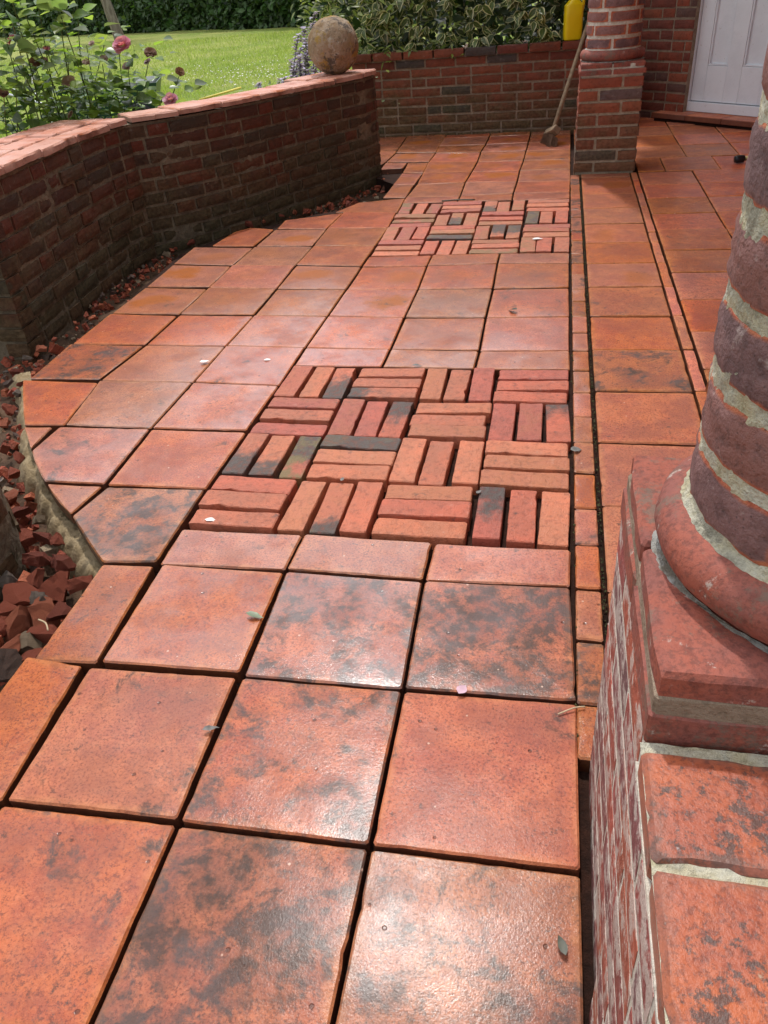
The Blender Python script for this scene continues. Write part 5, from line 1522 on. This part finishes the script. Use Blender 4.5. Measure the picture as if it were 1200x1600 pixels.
# ------------------------------------------------------------------ litter on the paving
def litter(name, u, v, L, W, ang, mat, label, cat, z=.002, curl=.06, fold=.12):
    L *= .85; W *= .75
    vs, fs, uv = leaf_geo(L, W, curl=curl, fold=fold); rg = random.Random(int(u * 7 + v))
    vs = [Vector((p.x - L / 2, p.y, p.z + curl * L * .4 + .002 + .003 * noise.noise(p * 90 + Vector((u, v, 0))))) for p in vs]
    o = link(name, mesh(name, vs, fs, True), M[mat]); p = at(u, v, z); o.location = (p.x, p.y, z + .0012); o.rotation_euler = (rg.gauss(0, .06), rg.gauss(0, .06), ang)
    tag(o, label, cat); return o
litter('fallen_leaf', 398, 963, .045, .018, -.1, 'leaf_green', 'grey-green fallen leaf lying flat on a clean pink tile', 'leaf')
litter('fallen_leaf', 878, 1478, .034, .014, 1.9, 'leaf_dark', 'dark mottled fallen leaf on the tile nearest the camera at right', 'leaf')
litter('fallen_leaf', 330, 1140, .034, .012, .5, 'leaf_grey', 'crumpled grey leaf at the right edge of a near tile', 'leaf', curl=.25)
litter('fallen_leaf', 801, 485, .05, .030, 2.4, 'leaf_dark', 'curled dark leaf on a tile between the two brick panels', 'leaf', curl=.35, z=.004)
litter('fallen_leaf', 900, 704, .036, .030, .4, 'leaf_grey', 'dark grey leaf on the narrow brick border', 'leaf', curl=.2)
litter('fallen_petal', 320, 566, .040, .024, .3, 'white_petal', 'white petal on a pale tile left of the near brick panel', 'petal')
litter('fallen_petal', 722, 1079, .034, .022, 1.2, 'pink_petal', 'pale pink petal standing in a joint between near tiles', 'petal', curl=.3)
litter('fallen_petal', 840, 374, .060, .03, .2, 'white_petal', 'white petal on the far brick panel', 'petal', z=.006)
litter('fallen_petal', 418, 563, .030, .014, .2, 'white_petal', 'thin white petal on a tile above the near brick panel', 'petal')
litter('fallen_leaf', 330, 814, .036, .016, .1, 'white_petal', 'pale dry leaf at the near left corner of the brick panel', 'leaf')
litter('fallen_leaf', 535, 750, .022, .010, 1.4, 'leaf_grey', 'small grey leaf in a joint of the near brick panel', 'leaf', z=.004)
litter('fallen_leaf', 652, 572, .04, .014, .2, 'leaf_grey', 'grey leaf at the top edge of the near brick panel', 'leaf')
litter('fallen_leaf', 748, 770, .022, .012, 1.0, 'leaf_grey', 'small pale leaf beside the black-ended brick', 'leaf', z=.004)
def twig(u0, v0, u1, v1, label, r=.0014, z=.004, mat='straw'):
    a, b = at(u0, v0, z), at(u1, v1, z); P = catmull([Vector((0, 0, 0)), (b - a) * .5 + Vector((.004, .004, .002)), b - a], 4)
    vs, fs = tube_geo(P, r, 5); o = link('twig', mesh('twig', vs, fs, True), M[mat]); o.location = a; tag(o, label, 'twig')
twig(872, 1116, 914, 1104, 'curved pale straw lying across the joint by the narrow border')
twig(690, 314, 742, 312, 'dark twig at the far edge of the distant brick panel', .004, .008, 'leaf_dark')
twig(60, 968, 75, 985, 'pale straw in the heap of broken brick', .0018, .0, 'straw')


def joint_litter():
    """moss and crumbs caught in the joint beside the border"""
    vs, fs = [], []; rg = random.Random(12)
    for i in range(700):
        y = rg.uniform(.2, 4.2); x = .0585 + rg.gauss(0, .0022); s = rg.uniform(.0015, .005)
        if rg.random() < .18: x = .003 + rg.gauss(0, .002)
        if rg.random() < .05: x += rg.uniform(-.04, .05); s *= .6
        z = -.012 + rg.random() * .012; k = len(vs)
        vs += [(x + s * rg.uniform(.4, 1) * a, y + s * rg.uniform(.4, 1.4) * b, z + s * .7 * c) for a, b, c in ((1, 0, 0), (-1, 0, 0), (0, 1, 0), (0, -1, 0), (0, 0, 1), (0, 0, -1))]
        fs += [(k + a, k + b, k + c) for a, b, c in ((0, 2, 4), (2, 1, 4), (1, 3, 4), (3, 0, 4), (2, 0, 5), (1, 2, 5), (3, 1, 5), (0, 3, 5))]
    tag(link('moss', mesh('moss', vs, fs), M['moss']), 'moss and crumbs in the joint of the border', kind='stuff')
joint_litter()
